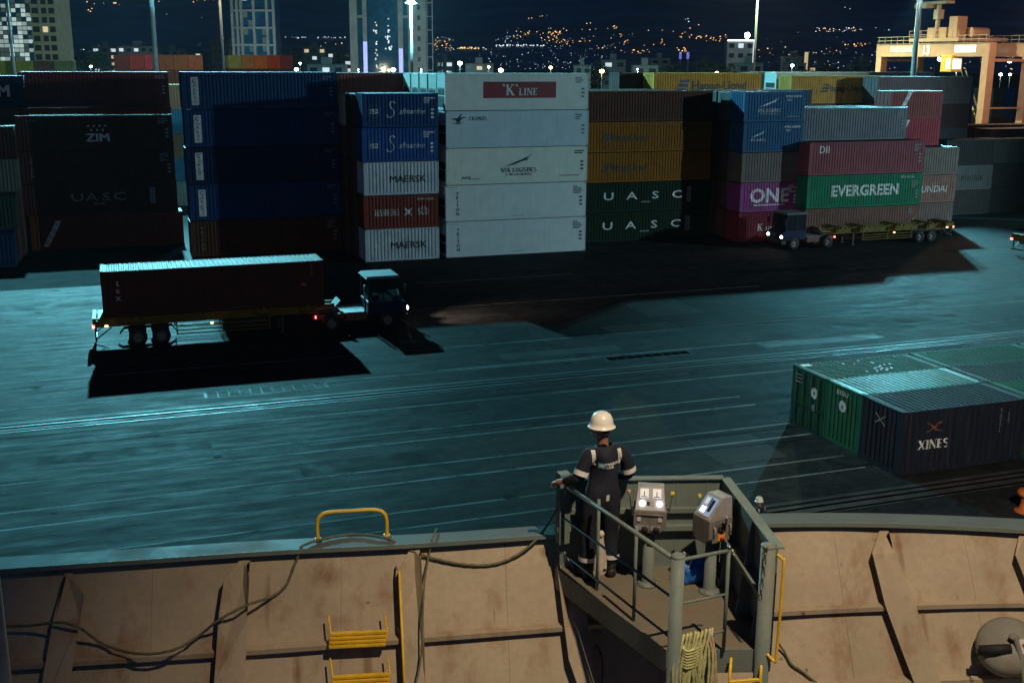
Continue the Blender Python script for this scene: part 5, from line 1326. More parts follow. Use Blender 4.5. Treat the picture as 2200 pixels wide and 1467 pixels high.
# yellow ladder
l0, l1 = on_z(1571, 1412, ZP - .06), on_z(1637, 1407, ZP - .06)
ld = empty('ladder', l0.to_tuple(), 0, 'yellow ladder hanging from the platform edge at the bottom', 'ladder')
fwd = Vector((l0 - OL).cross(UP)); fwd = tow
for p in (l0, l1):
    m = MB(); m.tube([p, p + tow * .1 - UP * .07, p + tow * .13 - UP * .14, p + tow * .13 - UP * 2.6], .014, 8); m.build('stile', M['yellow'], ld, True)
for k in range(8):
    q = tow * .13 - UP * (.17 + .3 * k); m = MB(); m.beam(l0 + q, l1 + q, .03, .02); m.build('rung', M['yellow'], ld, True)
# control pedestals
M['console'] = pm('console_grey', (.19, .175, .155), .45, 0, .2, 9, .1)
M['console_panel'] = pm('console_panel_grey', (.3, .3, .3), .4, 0, .15, 8)
M['gauge'] = em('lit_gauge', (.95, 1, .98), .32, (.6, .6, .6))
M['led'] = em('console_lamp', (.82, .88, 1), 16)
M['screen'] = em('console_screen', (.3, .5, .9), .35, (.2, .3, .4))
M['orange_ball'] = pm('amber_knob', (.8, .42, .02), .3, 0, .1, 9)
M['copper_ball'] = pm('copper_knob', (.5, .25, .13), .35, .2, .1, 9)
M['red_knob'] = pm('red_knob', (.55, .06, .02), .35, 0, .1, 9)
def pedestal(px, py, yaw, label, hgt):
    f = on_z(px, py, ZP)
    ang = math.atan2(-f.x, f.y) + yaw      # local -Y looks towards the camera side
    root = empty('control_pedestal', f.to_tuple(), math.atan2(CAM.y - f.y, CAM.x - f.x) + math.pi / 2 + yaw, label, 'control stand')
    m = MB(); m.lathe([(.0, .0), (.105, .0), (.105, .018), (.075, .022), (.06, .05), (.058, hgt), (0, hgt)], (0, 0, 0), 20); m.build('pipe', M['shipgreen'], root)
    m = MB()
    for k in range(6): m.lathe([(.012, .018), (.012, .032), (0, .034)], (.088 * math.cos(k * 1.047), .088 * math.sin(k * 1.047), 0), 6)
    m.build('flange_bolts', M['steel'], root)
    return root, f
r1, f1 = pedestal(1391, 1254, 0, 'left control stand with two lit white gauges and lever balls', .64)
def console(root, z, w=.33, d=.27, h=.24):
    # lower body with chamfered foot, sloping desk on top
    m = MB(); m.prism([(-w / 2, -d / 2, z + .06), (-w / 2 + .07, -d / 2, z), (w / 2 - .07, -d / 2, z), (w / 2, -d / 2, z + .06), (w / 2, -d / 2, z + h), (-w / 2, -d / 2, z + h)], (0, d, 0)); m.build('housing', M['console'], root, bevel=.012)
    m = MB(); m.hexa([(-w * .46, -d * .5, z + h), (w * .46, -d * .5, z + h), (w * .46, d * .5, z + h), (-w * .46, d * .5, z + h), (-w * .40, d * .06, z + h + .2), (w * .40, d * .06, z + h + .2), (w * .40, d * .5, z + h + .2), (-w * .40, d * .5, z + h + .2)]); dk = m.build('desk', M['console_panel'], root, bevel=.006)
    n = Vector((0, -.2, d * .56)).normalized(); a = Vector((0, -d * .5, z + h)); u = (Vector((0, d * .06, z + h + .2)) - a)
    def plate_on(x0, x1, v0, v1, name, mat, t=.006):
        P = [a + u * v0 + Vector((x0, 0, 0)), a + u * v0 + Vector((x1, 0, 0)), a + u * v1 + Vector((x1, 0, 0)), a + u * v1 + Vector((x0, 0, 0))]
        m = MB(); m.prism([p + n * .001 for p in P], n * t); return m.build(name, M[mat], dk)
    return plate_on, a, u, n
po, a_, u_, n_ = console(r1, .62)
for x in (-.105, .02): po(x, x + .085, .52, .9, 'gauge', 'gauge', .01); po(x + .038, x + .046, .56, .78, 'needle', 'black', .013); po(x + .01, x + .075, .55, .575, 'scale_mark', 'black', .013)
for x in (-.10, .07): po(x, x + .04, .22, .38, 'indicator_lamp', 'led', .012)
po(-.035, -.005, .22, .38, 'switch', 'black'); po(.01, .04, .22, .38, 'switch', 'console_panel')
for x in (-.11, .1):
    m = MB(); m.bx(x - .02, x + .02, -.145, -.136, .75, .79); m.build('tag_plate', M['l_white'], r1)
    m = MB(); m.bx(x * .55 - .05, x * .55 + .05, -.145, -.136, .655, .70); m.build('nameplate', M['console_panel'], r1)
    m = MB(); m.lathe([(0, .03), (.03, .03), (.036, .0)], (x * .55 + .012, -.136, .665), 12, (0, -1, -.2)); m.build('rotary_switch', M['black'], r1)
m = MB(); m.tube([(-.13, -.139, .80), (-.12, -.150, .825), (.12, -.150, .825), (.13, -.139, .80)], .006, 6); m.build('trim_ridge', M['console'], r1)
for s, mt in ((-1, 'copper_ball'), (1, 'orange_ball')):
    m = MB(); m.lathe([(.05, -.012), (.05, .012), (0, .013)], (s * .17, -.02, .80), 14, (s, 0, 0)); m.tube([(s * .185, -.02, .80), (s * .215, -.04, 1.0)], .006, 8); lv = m.build('lever', M['steel'], r1)
    m = MB(); m.sphere((s * .217, -.042, 1.02), .023, 12); m.build('ball', M[mt], lv)
r2, f2 = pedestal(1523, 1270, R(-48), 'right control stand turned sideways with a joystick and red knob', .60)
po, a_, u_, n_ = console(r2, .58, .26, .30, .26)
po(-.085, .085, .12, .9, 'screen', 'screen', .006); po(-.06, -.01, .22, .42, 'indicator_lamp', 'led', .009); po(.02, .06, .3, .8, 'dark_strip', 'black', .009); po(-.06, -.02, .55, .82, 'gauge', 'gauge', .009); po(.0, .012, .5, .85, 'dark_strip', 'black', .009); po(-.07, .07, .1, .16, 'label_strip', 'l_white', .009)
def face(x, w, z0, z1, y, name, mat): # on the side that looks towards the ladder
    m = MB(); m.bx(.128, .128 + y, x - w / 2, x + w / 2, z0, z1); return m.build(name, M[mat], r2)
face(0, .22, .60, .8, .008, 'side_plate', 'console')
face(-.0, .085, .615, .70, .016, 'yellow_plate', 'orange_ball')
m = MB(); m.lathe([(.022, 0), (.024, .02), (0, .03)], (.142, 0, .645), 12, (1, 0, 0)); m.build('stop_button', M['red_knob'], r2)
m = MB(); m.lathe([(.055, 0), (.05, .015), (.03, .02)], (.134, 0, .735), 14, (1, 0, 0)); m.tube([(.15, 0, .735), (.19, 0, .79), (.2, 0, .86)], .011, 8); j = m.build('joystick', M['black'], r2)
m = MB(); m.sphere((.2, 0, .875), .02, 10); m.build('ball', M['console_panel'], j)
for s in (-1, 1):
    m = MB(); m.tube([(.136, s * .1, .68), (.158, s * .1, .69), (.158, s * .1, .76), (.136, s * .1, .77)], .009, 8); m.build('handle', M['l_white'] if False else M['console_panel'], r2)
    m = MB(); m.cyl((-.10, s * .06 - .02, .60), (-.17, s * .06 - .02, .57), .022, n=10); m.build('cable_gland', M['console'], r2)
m = MB(); m.tube([(-.12, -.05, .8), (-.15, -.06, .9), (-.14, -.06, .99)], .006, 6); lv = m.build('lever', M['steel'], r2); m = MB(); m.sphere((-.14, -.06, 1.0), .021, 10); m.build('ball', M['orange_ball'], lv)
# blue bag with white cords
bgc = on_z(1497, 1246, ZP)
M['blue_cloth'] = pm('blue_tarpaulin', (.02, .17, .65), .55, 0, .25, 9, .4)
bag = empty('blue_bag', bgc.to_tuple(), 0, 'crumpled blue tarpaulin bag on the platform floor behind the right stand', 'bag')
rnd = random.Random(4); m = MB(); nn, mm2 = 22, 12; vs = []
for j in range(mm2 + 1):
    th = math.pi * j / mm2
    for i in range(nn):
        a = 2 * math.pi * i / nn
        rr = 1 + .10 * math.sin(3 * a + j) + .07 * math.sin(7 * a - 2 * j) + rnd.uniform(-.03, .03)
        e = lambda c_: math.copysign(abs(c_) ** .55, c_)
        vs.append((e(math.cos(a)) * e(math.sin(th)) * .23 * rr, e(math.sin(a)) * e(math.sin(th)) * .10 * rr, .115 - e(math.cos(th)) * .115 * (1 + .1 * math.sin(4 * a))))
m.add(vs, [(j * nn + i, j * nn + (i + 1) % nn, (j + 1) * nn + (i + 1) % nn, (j + 1) * nn + i) for j in range(mm2) for i in range(nn)], True); m.build('cloth', M['blue_cloth'], bag)
for pts in ([(.06, -.1, .2), (.12, -.12, .14), (.17, -.13, .05), (.18, -.14, .01)], [(.05, -.1, .2), (.1, -.12, .17), (.17, -.11, .13)], [(-.16, -.09, .2), (-.12, -.08, .3), (-.19, -.03, .36)]):
    m = MB(); m.tube(spline(pts, 5), .007, 6); m.build('cord', M['l_white'], bag)
# white rag knotted on the middle rail
f = on_z(1289, 1262, ZP); k0 = Vector((f.x, f.y, ZP + .60)) + tow * .02
M['rag'] = pm('white_rag_cloth', (.58, .52, .43), .9, 0, .15, 12, .4)
rg = empty('cleaning_rag', k0.to_tuple(), 0, 'off white rag knotted on the middle rail bar by the man', 'rag')
m = MB(); m.sphere(k0, .035, 12, (1, 1, 1.1)); m.build('knot', M['rag'], rg, True)
vs = []; nn = 18; prof = [(0, .028), (.06, .03), (.15, .04), (.26, .055), (.36, .06), (.42, .058)]
for (z, r) in prof:
    for i in range(nn):
        a = 2 * math.pi * i / nn; rr = r * (1 + .28 * math.sin(4 * a + z * 5))
        vs.append(k0 + Vector((math.cos(a) * rr, math.sin(a) * rr * .6, -z - (.05 * math.sin(2 * a) if z > .4 else 0))))
m = MB(); m.add(vs, [(j * nn + i, j * nn + (i + 1) % nn, (j + 1) * nn + (i + 1) % nn, (j + 1) * nn + i) for j in range(len(prof) - 1) for i in range(nn)], True); m.build('drape', M['rag'], rg, True)
# coiled rope on the low gate bar
gA, gB = Vector((pA.x, pA.y, ZP + .21)), Vector((fG.x, fG.y, ZP + .21))
gd = (gB - gA); coil = empty('rope_coil', (gA + gd * .4).to_tuple(), 0, 'coil of lime green rope hung on the low gate bar', 'rope')
rnd = random.Random(11)
for k in range(9):
    q = .12 + .075 * k + rnd.uniform(-.01, .01); c = gA + gd * q; dep = .62 + rnd.uniform(-.12, .2); sp = rnd.uniform(-.05, .05)
    w = .05 + .02 * rnd.random(); f_ = tow * (.03 + .006 * (k % 3))
    pts = [c + UP * .022 + tow * .0, c + f_ + UP * .0 - gd * .03, c + f_ - gd * (.06 + w) - UP * dep * .4 + tow * .03, c + f_ - gd * w - UP * dep * .85 + tow * .02, c + f_ + gd * sp - UP * dep + tow * .01, c + f_ + gd * (w + sp) - UP * dep * .8 + tow * .035, c + f_ + gd * (.05 + w * .5) - UP * dep * .35 + tow * .02]
    m = MB(); m.tube(spline(pts, 9, True), .0125, 9, True, lobes=3, twist=60, amp=.16); m.build('loop', M['rope_lime'], coil, True)
for k in range(7):      # the wrapped turns round the top of the hank
    c = gA + gd * (.30 + .0 * k) - UP * (.08 + .028 * k) + tow * .05
    m = MB(); m.tube(spline([c - gd * .12 + UP * .03, c + tow * .035 - gd * .02, c + gd * .17 - UP * .01, c + gd * .2 - tow * .03 - UP * .0, c - gd * .08 - tow * .03 + UP * .02], 6, True), .0125, 8, True, lobes=3, twist=60, amp=.16); m.build('wrap_turn', M['rope_lime'], coil, True)
tn = empty('tan_rope_tail', (gA + gd * .7).to_tuple(), 0, 'tan rope end hanging beside the lime green coil', 'rope')
for k in range(2):
    c = gA + gd * (.70 + .05 * k); m = MB(); m.tube(spline([c - tow * .02 - UP * .3, c - tow * .018 + UP * .01, c + UP * .022, c + tow * .03 - UP * .02, c + gd * .10 + tow * .05 - UP * .25, c + gd * .12 + tow * .05 - UP * .6, c + gd * .10 + tow * .05 - UP * 1.2], 9), .013, 9, lobes=3, twist=60, amp=.16); m.build('strand', M['rope_tan'], tn, True)

# ------------------------------------------------------------------ deck floodlight of the ship, above and right of the camera; quay floods; added fill
def deck_or_fill_lamp(loc, aim, power, label, color, radius=.09, spot=None, blend=.4):
    loc = Vector(loc); root = empty('flood_or_fill_lamp', loc.to_tuple(), 0, label, 'floodlight')
    d = (Vector(aim) - loc).normalized()
    m = MB(); m.box(Vector(loc) - d * .2, (.36, .3, .3), d.to_track_quat('Y', 'Z').to_matrix()); m.build('housing', M['dark'], root, True)
    m = MB(); m.cyl(loc - d * .2, loc - d * .2 + UP * .6, .03); m.build('bracket', M['dark'], root, True)
    point_lamp('flood', loc, power, color, root, radius, spot, aim, blend)
deck_or_fill_lamp((5.1, 2.0, 23.0), (6.6, 9.2, 9.2), P_DECK, 'warm floodlight above the ship deck', (1, .78, .54), .09, 62, .95)
deck_or_fill_lamp((118, 25, 23), (61, 87, 5.0), P_QUAY_FLOOD, 'cool floodlight over the quay aimed at the container stacks', (.56, .92, 1), .3, 46, .55)
deck_or_fill_lamp((3, -2, 21), (4, 96, 10), P_LEFT_FILL, 'weak added fill lamp aimed at the left stacks', (1, .9, .82), .2, 36, .6)  # unseen fill lamp, added to brighten the fronts of the left stacks
deck_or_fill_lamp((15, 6, 19), (32, 33, 0), P_SIDE_FLOOD, 'floodlight of the ship aimed at the quay beside it', (1, .88, .70), .2, 56, .9)
# ------------------------------------------------------------------ people
def skin_obj(name, joints, bones, mat, parent, sub=2, root_i='pelvis'):
    names = list(joints); idx = {n: i for i, n in enumerate(names)}
    me = bpy.data.meshes.new(name); me.from_pydata([joints[n][0] for n in names], [(idx[a], idx[b]) for a, b in bones], [])
    o = link(bpy.data.objects.new(name, me)); o.parent = parent
    sk = o.modifiers.new('skin', 'SKIN'); sk.use_smooth_shade = True
    if not me.skin_vertices: bpy.context.view_layer.objects.active = o; bpy.ops.object.modifier_add(type='SKIN'); o.modifiers.remove(o.modifiers[-1])
    for n in names:
        r = joints[n][1]; sv = me.skin_vertices[0].data[idx[n]]; sv.radius = r if isinstance(r, tuple) else (r, r); sv.use_root = (n == root_i)
    s = o.modifiers.new('sub', 'SUBSURF'); s.levels = sub; s.render_levels = sub
    me.materials.append(mat)
    dg = bpy.context.evaluated_depsgraph_get(); me2 = bpy.data.meshes.new_from_object(o.evaluated_get(dg))
    o.modifiers.clear(); o.data = me2
    for p in me2.polygons: p.use_smooth = True
    return o
M['skin'] = pm('skin_brown', (.30, .14, .085), .5, 0, .12, 14)
M['coverall'] = pm('navy_coverall', (.010, .0125, .025), .85, 0, .35, 7, .6, stretch=(1, 1, .4))
M['reflect'] = pm('reflective_tape', (.72, .72, .66), .4, 0, .08, 20)
M['helmet'] = pm('cream_helmet', (.88, .84, .74), .3, 0, .04, 6)
M['boot'] = pm('boot_leather', (.03, .022, .018), .6, 0, .3, 9)
M['mask'] = pm('mask_cloth', (.62, .68, .66), .8, 0, .1, 20)
M['hair'] = pm('dark_hair', (.012, .01, .009), .8, 0, .3, 30)
def band(parent, c, ax, rx, w, mat='reflect', name='reflective_band', ry=None, n=20):
    ax = Vector(ax).normalized(); u = ax.orthogonal().normalized()
    u = (Vector((1, 0, 0)) - ax * ax.x).normalized(); v = ax.cross(u); ry = ry or rx
    vs = []
    for z in (-w / 2, w / 2):
        for k in range(n):
            a = 2 * math.pi * k / n; vs.append(Vector(c) + ax * z + u * rx * math.cos(a) + v * ry * math.sin(a))
    m = MB(); m.add(vs, [(k, (k + 1) % n, n + (k + 1) % n, n + k) for k in range(n)], True); return m.build(name, M[mat], parent)
def helmet(parent, c, tilt=0):
    m = MB(); m.lathe([(.156, -.014), (.150, -.006), (.132, .004), (.128, .04), (.118, .085), (.095, .125), (.06, .148), (.0, .155)], c, 28)
    m.lathe([(.154, -.016), (.13, -.010), (.12, .0)], c, 28)
    for s in (-.03, 0, .03): m.tube([Vector(c) + Vector((s, -.11, .07)), Vector(c) + Vector((s * .9, -.06, .143)), Vector(c) + Vector((s * .8, 0, .158)), Vector(c) + Vector((s * .9, .06, .146))], .006, 6)
    for v_i, v in enumerate(m.v): m.v[v_i] = tuple(Vector(c) + (Vector(v) - Vector(c)) * .94)
    return m.build('helmet', M['helmet'], parent)
def make_person(loc, rz, label, pose):
    root = empty('person', loc, rz, label, 'person')
    J = pose; V = Vector
    # body: one continuous skin mesh, head to ankles
    B = {k: (V(p), r) for k, (p, r) in J.items()}
    bones = [('pelvis', 'waist'), ('waist', 'chest'), ('chest', 'collar'), ('collar', 'neck'), ('neck', 'jaw'), ('jaw', 'brow'), ('brow', 'crown'),
             ('collar', 'sh_l'), ('sh_l', 'el_l'), ('el_l', 'wr_l'), ('wr_l', 'palm_l'), ('collar', 'sh_r'), ('sh_r', 'el_r'), ('el_r', 'wr_r'), ('wr_r', 'palm_r'),
             ('pelvis', 'hip_l'), ('hip_l', 'kn_l'), ('kn_l', 'an_l'), ('an_l', 'toe_l'), ('pelvis', 'hip_r'), ('hip_r', 'kn_r'), ('kn_r', 'an_r'), ('an_r', 'toe_r')]
    body = skin_obj('body', B, bones, M['skin'], root)
    # coverall over it, from neck to ankles
    grow = {'pelvis': (.172, .14), 'waist': (.158, .125), 'chest': (.178, .135), 'collar': (.112, .095), 'sh_l': .086, 'sh_r': .086, 'el_l': .07, 'el_r': .072, 'wr_l': .062, 'wr_r': .062, 'hip_l': .13, 'hip_r': .13, 'kn_l': .098, 'kn_r': .098, 'an_l': .098, 'an_r': .098}
    C = {k: (B[k][0], grow[k]) for k in grow}
    C['neckb'] = (B['collar'][0] + V((-.005, .005, .095)), (.075, .072))
    C['uparm_l'] = (B['sh_l'][0].lerp(B['el_l'][0], .5), .077); C['uparm_r'] = (B['sh_r'][0].lerp(B['el_r'][0], .5), .079)
    C['thigh_l'] = (B['hip_l'][0].lerp(B['kn_l'][0], .5), .118); C['thigh_r'] = (B['hip_r'][0].lerp(B['kn_r'][0], .5), .118)
    C['shin_l'] = (B['kn_l'][0].lerp(B['an_l'][0], .5), .096); C['shin_r'] = (B['kn_r'][0].lerp(B['an_r'][0], .5), .096)
    cb = [('pelvis', 'waist'), ('waist', 'chest'), ('chest', 'collar'), ('collar', 'neckb'), ('collar', 'sh_l'), ('sh_l', 'uparm_l'), ('uparm_l', 'el_l'), ('el_l', 'wr_l'), ('collar', 'sh_r'), ('sh_r', 'uparm_r'), ('uparm_r', 'el_r'), ('el_r', 'wr_r'),
          ('pelvis', 'hip_l'), ('hip_l', 'thigh_l'), ('thigh_l', 'kn_l'), ('kn_l', 'shin_l'), ('shin_l', 'an_l'), ('pelvis', 'hip_r'), ('hip_r', 'thigh_r'), ('thigh_r', 'kn_r'), ('kn_r', 'shin_r'), ('shin_r', 'an_r')]
    cv = skin_obj('coverall', C, cb, M['coverall'], root)
    dm = cv.modifiers.new('folds', 'DISPLACE'); tx = bpy.data.textures.new('folds', 'CLOUDS'); tx.noise_scale = .085; dm.texture = tx; dm.strength = .03; dm.mid_level = .5
    # fingers: short tapering chains rooted in the palms
    for sd in ('l', 'r'):
        w, p = B['wr_' + sd][0], B['palm_' + sd][0]; d = (p - w).normalized(); up = V((0, 0, 1)); ac = d.cross(up).normalized(); nrm = ac.cross(d)
        for k, (o_, l_) in enumerate(((-.032, .062), (-.011, .075), (.011, .07), (.031, .055))):
            b0 = p + ac * o_ * .9 + d * .012; c1 = b0 + d * l_ * .45 - nrm * .012; c2 = c1 + d * l_ * .25 - nrm * l_ * .4; c3 = c2 - d * l_ * .1 - nrm * l_ * .3
            m = MB(); m.tube(spline([b0 - d * .02, b0, c1, c2, c3], 3), [.0105] * 9 + [.0095, .009, .008, .006], 7); m.build('finger', M['skin'], body)
        th = p - d * .035 + ac * (-.04 if sd == 'r' else .04); s2 = -1 if sd == 'r' else 1
        m = MB(); m.tube(spline([p - d * .03, th, th + d * .035 + ac * s2 * .008 - nrm * .015, th + d * .055 - nrm * .03], 3), [.013, .013, .0125, .012, .0115, .011, .0105, .01, .009, .007], 7); m.build('thumb', M['skin'], body)
    # head: ears, nose, mask, hair, helmet
    hd = B['brow'][0]; yw = J['head_yaw'] if False else 0
    return root, body, B
V = Vector
pose = {'pelvis': ((0, 0, .95), (.13, .1)), 'waist': ((.01, .01, 1.1), (.12, .09)), 'chest': ((.02, .015, 1.28), (.14, .1)), 'collar': ((.03, .0, 1.41), (.055, .05)), 'neck': ((.015, .01, 1.52), .05), 'jaw': ((.0, .03, 1.585), (.064, .075)), 'brow': ((-.005, .035, 1.66), (.074, .088)), 'crown': ((-.005, .03, 1.73), (.06, .07)),
        'sh_l': ((-.165, .0, 1.41), .045), 'el_l': ((-.26, -.03, 1.17), .045), 'wr_l': ((-.385, .13, 1.085), .03), 'palm_l': ((-.44, .185, 1.07), (.036, .018)),
        'sh_r': ((.225, .0, 1.41), .045), 'el_r': ((.315, .01, 1.13), .045), 'wr_r': ((.24, .26, 1.08), .03), 'palm_r': ((.2, .33, 1.07), (.036, .018)),
        'hip_l': ((-.095, 0, .88), .09), 'kn_l': ((-.125, .04, .48), .065), 'an_l': ((-.135, 0, .11), .05), 'toe_l': ((-.15, .16, .045), (.045, .035)),
        'hip_r': ((.095, 0, .88), .09), 'kn_r': ((.12, .05, .48), .065), 'an_r': ((.13, .01, .11), .05), 'toe_r': ((.15, .17, .045), (.045, .035))}
fm = on_z(1288, 1240, ZP)
rzm = -YAW + R(16)
man, body, B = make_person(fm.to_tuple(), rzm, 'man in a navy coverall and cream helmet at the platform rail, back turned', pose)
hc = B['brow'][0]
hr = empty('tmp_head', (0, 0, 0)); bpy.data.objects.remove(hr)
def head_kit(root, hc, yaw):
    rot = Matrix.Rotation(yaw, 3, 'Z'); P = lambda x, y, z: hc + rot @ Vector((x, y, z))
    hp = helmet(root, hc + Vector((0, 0, .045)))
    for s in (-1, 1):
        m = MB(); m.sphere(P(s * .078, .0, -.02), .03, 10, (.45, .8, 1.1)); m.build('ear', M['skin'], root)
    m = MB(); m.sphere(P(0, .095, -.02), .018, 8, (.9, 1, 1.4)); m.build('nose', M['skin'], root)
    for s in (-1, 1):
        m = MB(); m.sphere(P(s * .032, .076, .012), .013, 8); m.build('eye', M['l_white'], root)
    m = MB(); m.sphere(P(0, .055, -.06), .068, 14, (.95, .75, .72)); mk = m.build('face_mask', M['mask'], root)
    m = MB()
    for s in (-1, 1): m.tube([P(s * .06, .07, -.035), P(s * .083, .01, -.005), P(s * .084, -.012, -.02), P(s * .07, .04, -.09)], .0035, 6)
    m.build('mask_loop', M['mask'], mk)
    m = MB(); m.sphere(P(0, -.02, .015), .085, 14, (.98, 1.02, .75)); m.build('hair', M['hair'], root)
head_kit(man, hc, R(66)); man.scale = (.97,) * 3
# reflective tape, back print, tag, boots
band(man, B['sh_l'][0].lerp(B['el_l'][0], .78), B['el_l'][0] - B['sh_l'][0], .081, .055); band(man, B['sh_r'][0].lerp(B['el_r'][0], .72), B['el_r'][0] - B['sh_r'][0], .085, .055)
for sd in 'lr': band(man, B['kn_' + sd][0].lerp(B['an_' + sd][0], .62), (0, 0, 1), .106, .05)
def shrink_strip(root, target, pts, w, mat, name, off=.006):
    """a strip of tape laid on the back of the coverall"""
    m = MB(); vs = []
    for p in pts:
        vs += [Vector((p[0] - w / 2, p[1], p[2])), Vector((p[0] + w / 2, p[1], p[2]))]
    m.add(vs, [(2 * i, 2 * i + 1, 2 * i + 3, 2 * i + 2) for i in range(len(pts) - 1)])
    o = m.build(name, M[mat], root); s = o.modifiers.new('sub', 'SUBSURF'); s.subdivision_type = 'SIMPLE'; s.levels = s.render_levels = 3
    sw = o.modifiers.new('wrap', 'SHRINKWRAP'); sw.target = target; sw.wrap_method = 'PROJECT'; sw.use_project_y = True; sw.use_negative_direction = True; sw.use_positive_direction = True; sw.offset = off; sw.wrap_mode = 'ABOVE_SURFACE'
    return o
cvr = [c for c in man.children if c.name.startswith('coverall')][0]
shrink_strip(man, cvr, [(-.115, -.3, 1.31), (-.125, -.3, 1.40), (-.13, -.26, 1.47)], .042, 'reflect', 'shoulder_tape')
shrink_strip(man, cvr, [(.165, -.3, 1.31), (.16, -.3, 1.40), (.15, -.26, 1.47)], .042, 'reflect', 'shoulder_tape')
shrink_strip(man, cvr, [(-.045, -.3, 1.285), (-.045, -.3, 1.345)], .058, 'l_sky', 'back_emblem')
st, sf = star(7, .024, .009); m = MB(); m.add([Vector((-.045 + v.x, -.3, 1.315 + v.y)) for v in st], [f[::-1] for f in sf]); so = m.build('emblem_star', M['reflect'], man); sw = so.modifiers.new('wrap', 'SHRINKWRAP'); sw.target = cvr; sw.wrap_method = 'PROJECT'; sw.use_project_y = True; sw.use_negative_direction = True; sw.offset = .010; sw.wrap_mode = 'ABOVE_SURFACE'
for tx, x, z, h_ in (('MAERSK', .062, 1.322, .026), ('LINE', .034, 1.289, .024)):
    vs, fs = font_mesh(tx, .03); m = MB(); m.add([Vector((x + v.x * h_ * 1.1, -.3, z + v.y * h_)) for v in vs], fs); to = m.build('back_print', M['reflect'], man)
    sw = to.modifiers.new('wrap', 'SHRINKWRAP'); sw.target = cvr; sw.wrap_method = 'PROJECT'; sw.use_project_y = True; sw.use_negative_direction = True; sw.offset = .008; sw.wrap_mode = 'ABOVE_SURFACE'
shrink_strip(man, cvr, [(.015, -.3, .93), (.015, -.3, 1.0)], .038, 'reflect', 'belt_tag')
for sd in 'lr':
    a, t = B['an_' + sd][0], B['toe_' + sd][0]
    m = MB(); m.tube(spline([V((a.x, a.y - .06, .05)), V((a.x, a.y, .062)), V((t.x * .5 + a.x * .5, (a.y + t.y) / 2, .055)), V((t.x, t.y, .045)), V((t.x, t.y + .06, .035))], 3), [.04] + [.052] * 10 + [.045, .03], 12); m.tube([V((a.x, a.y, .05)), V((a.x, a.y, .19))], [.055, .058], 12); m.build('boot', M['boot'], man)

# man on the quay behind the bulwark
pq = on_z(1633, 1078, 1.66)
pose2 = {k: (tuple(v[0]), v[1]) for k, v in pose.items()}
pose2['el_l'] = ((-.25, -.02, 1.13), .045); pose2['wr_l'] = ((-.24, .08, .9), .03); pose2['palm_l'] = ((-.24, .12, .82), (.036, .018))
pose2['sh_r'] = ((.2, 0, 1.41), .045); pose2['el_r'] = ((.28, -.02, 1.13), .045); pose2['wr_r'] = ((.27, .08, .9), .03); pose2['palm_r'] = ((.27, .12, .82), (.036, .018))
man2, body2, B2 = make_person((pq.x, pq.y, 0), R(20), 'man in dark clothes and pale helmet on the quay, seen over the bulwark', pose2)
head_kit(man2, B2['brow'][0], R(0))
cv2 = [c for c in man2.children if c.name.startswith('coverall')][0]
for x in (-.13, .17): shrink_strip(man2, cv2, [(x, -.3, 1.31), (x, -.3, 1.40), (x, -.26, 1.47)], .042, 'reflect', 'shoulder_tape')
# orange bollard at the right edge of the quay
pbq = on_z(2200, 1098, 0)
M['bollard'] = pm('bollard_orange', (.55, .14, .025), .55, 0, .2, 4, dirt=(.1, .04, .02), dirt_amt=.6)
bo = empty('mooring_bollard', (pbq.x + .1, pbq.y, 0), 0, 'orange mooring bollard cut by the right picture edge', 'bollard')
m = MB(); m.lathe([(.42, 0), (.42, .06), (.26, .1), (.22, .35), (.24, .55)], (0, 0, 0), 24); m.build('stem', M['bollard'], bo)
m = MB(); m.lathe([(.24, .55), (.36, .62), (.38, .72), (.3, .80), (0, .82)], (0, 0, 0), 24); m.build('head', M['bollard'], bo)
# ------------------------------------------------------------------ hills, town, towers
HEAD = YAW
def emax(az):    # ridge elevation (degrees) over azimuth measured from the camera heading
    a = math.degrees(az)
    return 4.6 + .5 * math.sin(a * .11 + 1) + .35 * math.sin(a * .29) + .15 * math.sin(a * .9 + 2) + (.5 if a < -10 else 0)
def elev(az, D):
    t = min(1, max(0, (D - 1100) / 5600)); return R(emax(az)) * (t ** 1.15) 
def hill_pt(az, D, dz=0):
    th = HEAD + az
    return Vector((math.sin(th) * D, math.cos(th) * D, 15.5 * min(1, D / 1100) * .6 + D * math.tan(elev(az, D)) + dz))
M['hill'] = pm('hazed_hillside', (.14, .22, .28), .95, 0, .5, .004)  # pale bluish base puts the glow of the haze into the hill colour
m = MB(); vs = []; az_n, d_n = 90, 34
Ds = [950 + (6700 - 950) * (j / d_n) ** 1.3 for j in range(d_n + 1)]
rh = random.Random(3)
for i in range(az_n + 1):
    az = R(-48 + 96 * i / az_n)
    for D in Ds:
        vs.append(hill_pt(az, D, 0 if D < 1300 else rh.uniform(-D * .002, D * .002)))
m.add(vs, [(i * (d_n + 1) + j, (i + 1) * (d_n + 1) + j, (i + 1) * (d_n + 1) + j + 1, i * (d_n + 1) + j + 1) for i in range(az_n) for j in range(d_n)], True)
o = m.build('hills', M['hill']); tag(o, 'dark hills rising behind the town', 'hills', kind='structure')
def px_hill(x, y):
    d = ray(x, y); az = math.atan2(d.x, d.y) - HEAD; el = math.atan2(d.z, math.hypot(d.x, d.y))
    lo, hi = 950.0, 6600.0
    g = lambda D: math.atan2(hill_pt(az, D).z - 15.5, D)
    if g(hi) < el: return None
    for _ in range(40):
        mid = (lo + hi) / 2
        if g(mid) < el: lo = mid
        else: hi = mid
    return hill_pt(az, lo), lo
town = {'warm': MB(), 'white': MB(), 'dim': MB()}
rl = random.Random(21)
